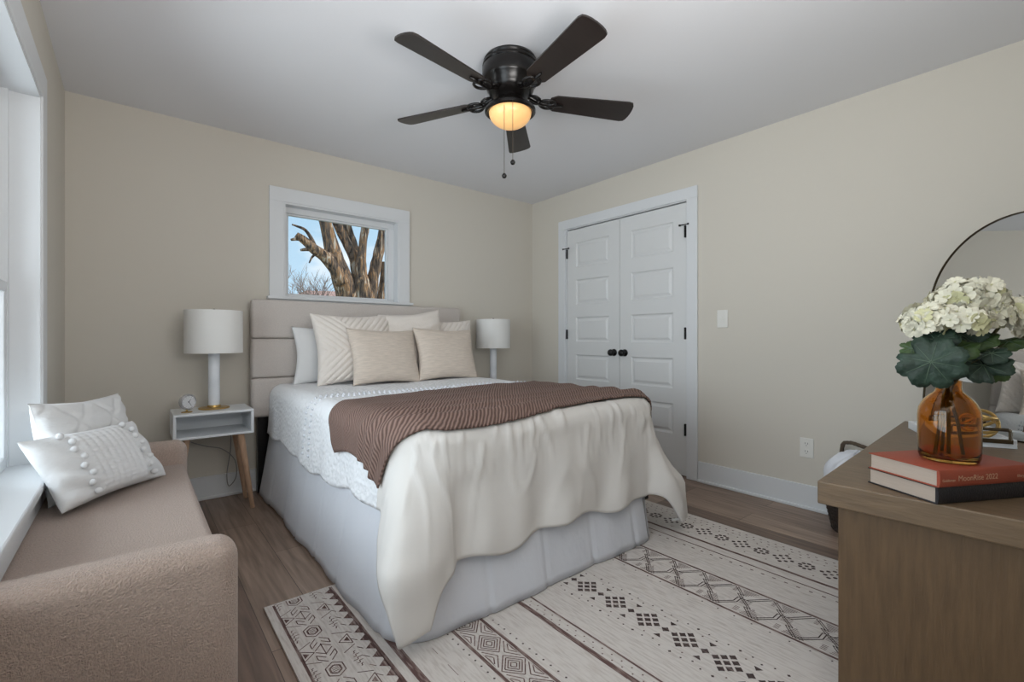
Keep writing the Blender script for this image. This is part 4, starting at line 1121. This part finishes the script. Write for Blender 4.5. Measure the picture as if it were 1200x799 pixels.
limb('limb', [(420, 385, 0), (409, 350, 0), (400, 324, 0), (391, 298, 0), (384, 271, 0), (379, 250, 0), (374, 220, 0), (370, 180, 0)], [0.26, 0.22, 0.19, 0.15, 0.12, 0.11, 0.10, 0.07])
limb('limb', [(402, 332, -.1), (385, 305, -.15), (367, 291, -.2), (356, 281, -.2), (347, 275, -.2)], [0.13, 0.11, 0.09, 0.07, 0.05])
limb('branch', [(370, 292, -.2), (364, 278, -.2), (357, 269, -.2), (348, 265, -.2), (342, 263, -.2)], [0.045, 0.035, 0.028, 0.02, 0.012], jag=0.004, seg=8)
limb('branch', [(358, 284, -.2), (350, 280, -.2), (341, 281, -.2)], [0.05, 0.035, 0.02], jag=0.004, seg=8)
limb('branch', [(366, 292, -.2), (360, 292, -.2), (352, 293, -.2)], [0.05, 0.035, 0.02], jag=0.004, seg=8)
limb('branch', [(372, 296, -.2), (366, 301, -.2), (362, 308, -.2)], [0.03, 0.02, 0.01], jag=0.004, seg=8)
limb('branch', [(392, 304, -.1), (386, 299, -.1), (380, 297, -.15)], [0.06, 0.06, 0.04], jag=0.01, seg=8)
limb('limb', [(424, 372, .1), (421, 336, .1), (416, 306, .1), (406, 284, .1), (395, 262, .1), (385, 235, .1)], [0.16, 0.13, 0.10, 0.09, 0.085, 0.06])
limb('limb', [(420, 320, .3), (417, 296, .35), (410, 275, .4), (405, 255, .4), (399, 225, .4)], [0.10, 0.09, 0.085, 0.08, 0.06])
limb('limb', [(428, 385, -.1), (426, 352, -.1), (423, 321, -.1), (424, 295, -.1), (428, 267, -.1), (431, 240, -.1), (432, 190, 0)], [0.22, 0.19, 0.12, 0.085, 0.08, 0.075, 0.05])
limb('limb', [(426, 390, 0), (433, 350, 0), (438, 321, 0), (444, 295, 0), (449, 271, 0), (454, 245, 0), (458, 200, 0)], [0.20, 0.14, 0.115, 0.10, 0.095, 0.09, 0.06])
limb('limb', [(440, 390, .2), (447, 352, .2), (450, 326, .2), (450, 307, .2)], [0.12, 0.10, 0.085, 0.07])
def bare_tree(px, py, Y, hgt, seed, label):
    random.seed(seed); base = at(px, py, Y); base.z = -0.5
    t = thing('bare_tree', label, 'tree', tuple(base), 0, 'leafless trees beyond the window')
    bm = bmesh.new()
    def grow(p, d, l, r, dep):
        q = p+d*l; mid = (p+q)/2+Vector((random.uniform(-1, 1), random.uniform(-1, 1), 0))*l*0.06
        tube(bm, [p, mid, q], [r, r*0.85, r*0.7], 5 if dep > 1 else 3, cap=False)
        if dep == 0: return
        for k in range(3 if dep > 1 else 2):
            nd = (d+Vector((random.uniform(-.75, .75), random.uniform(-.6, .6), random.uniform(-.15, .5)))).normalized()
            grow(p+d*l*random.uniform(.55, 1.0), nd, l*random.uniform(.6, .85), r*0.62, dep-1)
    grow(Vector((0, 0, 0)), Vector((0, 0, 1)), hgt*0.36, hgt*0.013, 5)
    o = obj('branches', bm, M['twig'], t)
    bm = bmesh.new(); tube(bm, [(0, 0, -0.02), (0.02, 0, hgt*0.3)], [hgt*0.03, hgt*0.02], 8); obj('trunk', bm, M['twig'], t)
bare_tree(345, 350, 20, 5.2, 3, 'leafless twiggy tree nearest the left edge of the back window')
bare_tree(366, 350, 24, 5.6, 5, 'leafless twiggy tree beside the thick limb beyond the window')
bare_tree(384, 350, 30, 6.0, 9, 'leafless twiggy tree above the neighbouring red roof')
random.seed(3)
hs = thing('neighbour_house', 'distant house with a pinkish red roof beyond the trees', 'house', tuple(at(395, 352, 44))[:2]+(-0.5,), math.radians(-20))
bm = bmesh.new(); box(bm, -6, 6, -3, 3, 0, 3.9); obj('house_wall', bm, M['siding'], hs)
bm = bmesh.new(); v = [bm.verts.new(p) for p in ((-6.4, -3.5, 3.8), (6.4, -3.5, 3.8), (6.4, 3.5, 3.8), (-6.4, 3.5, 3.8), (-2.6, 0, 5.9), (2.6, 0, 5.9))]
for f in ((0, 1, 5, 4), (2, 3, 4, 5), (3, 0, 4), (1, 2, 5), (3, 2, 1, 0)): bm.faces.new([v[i] for i in f])
obj('roof', bm, M['roof'], hs)
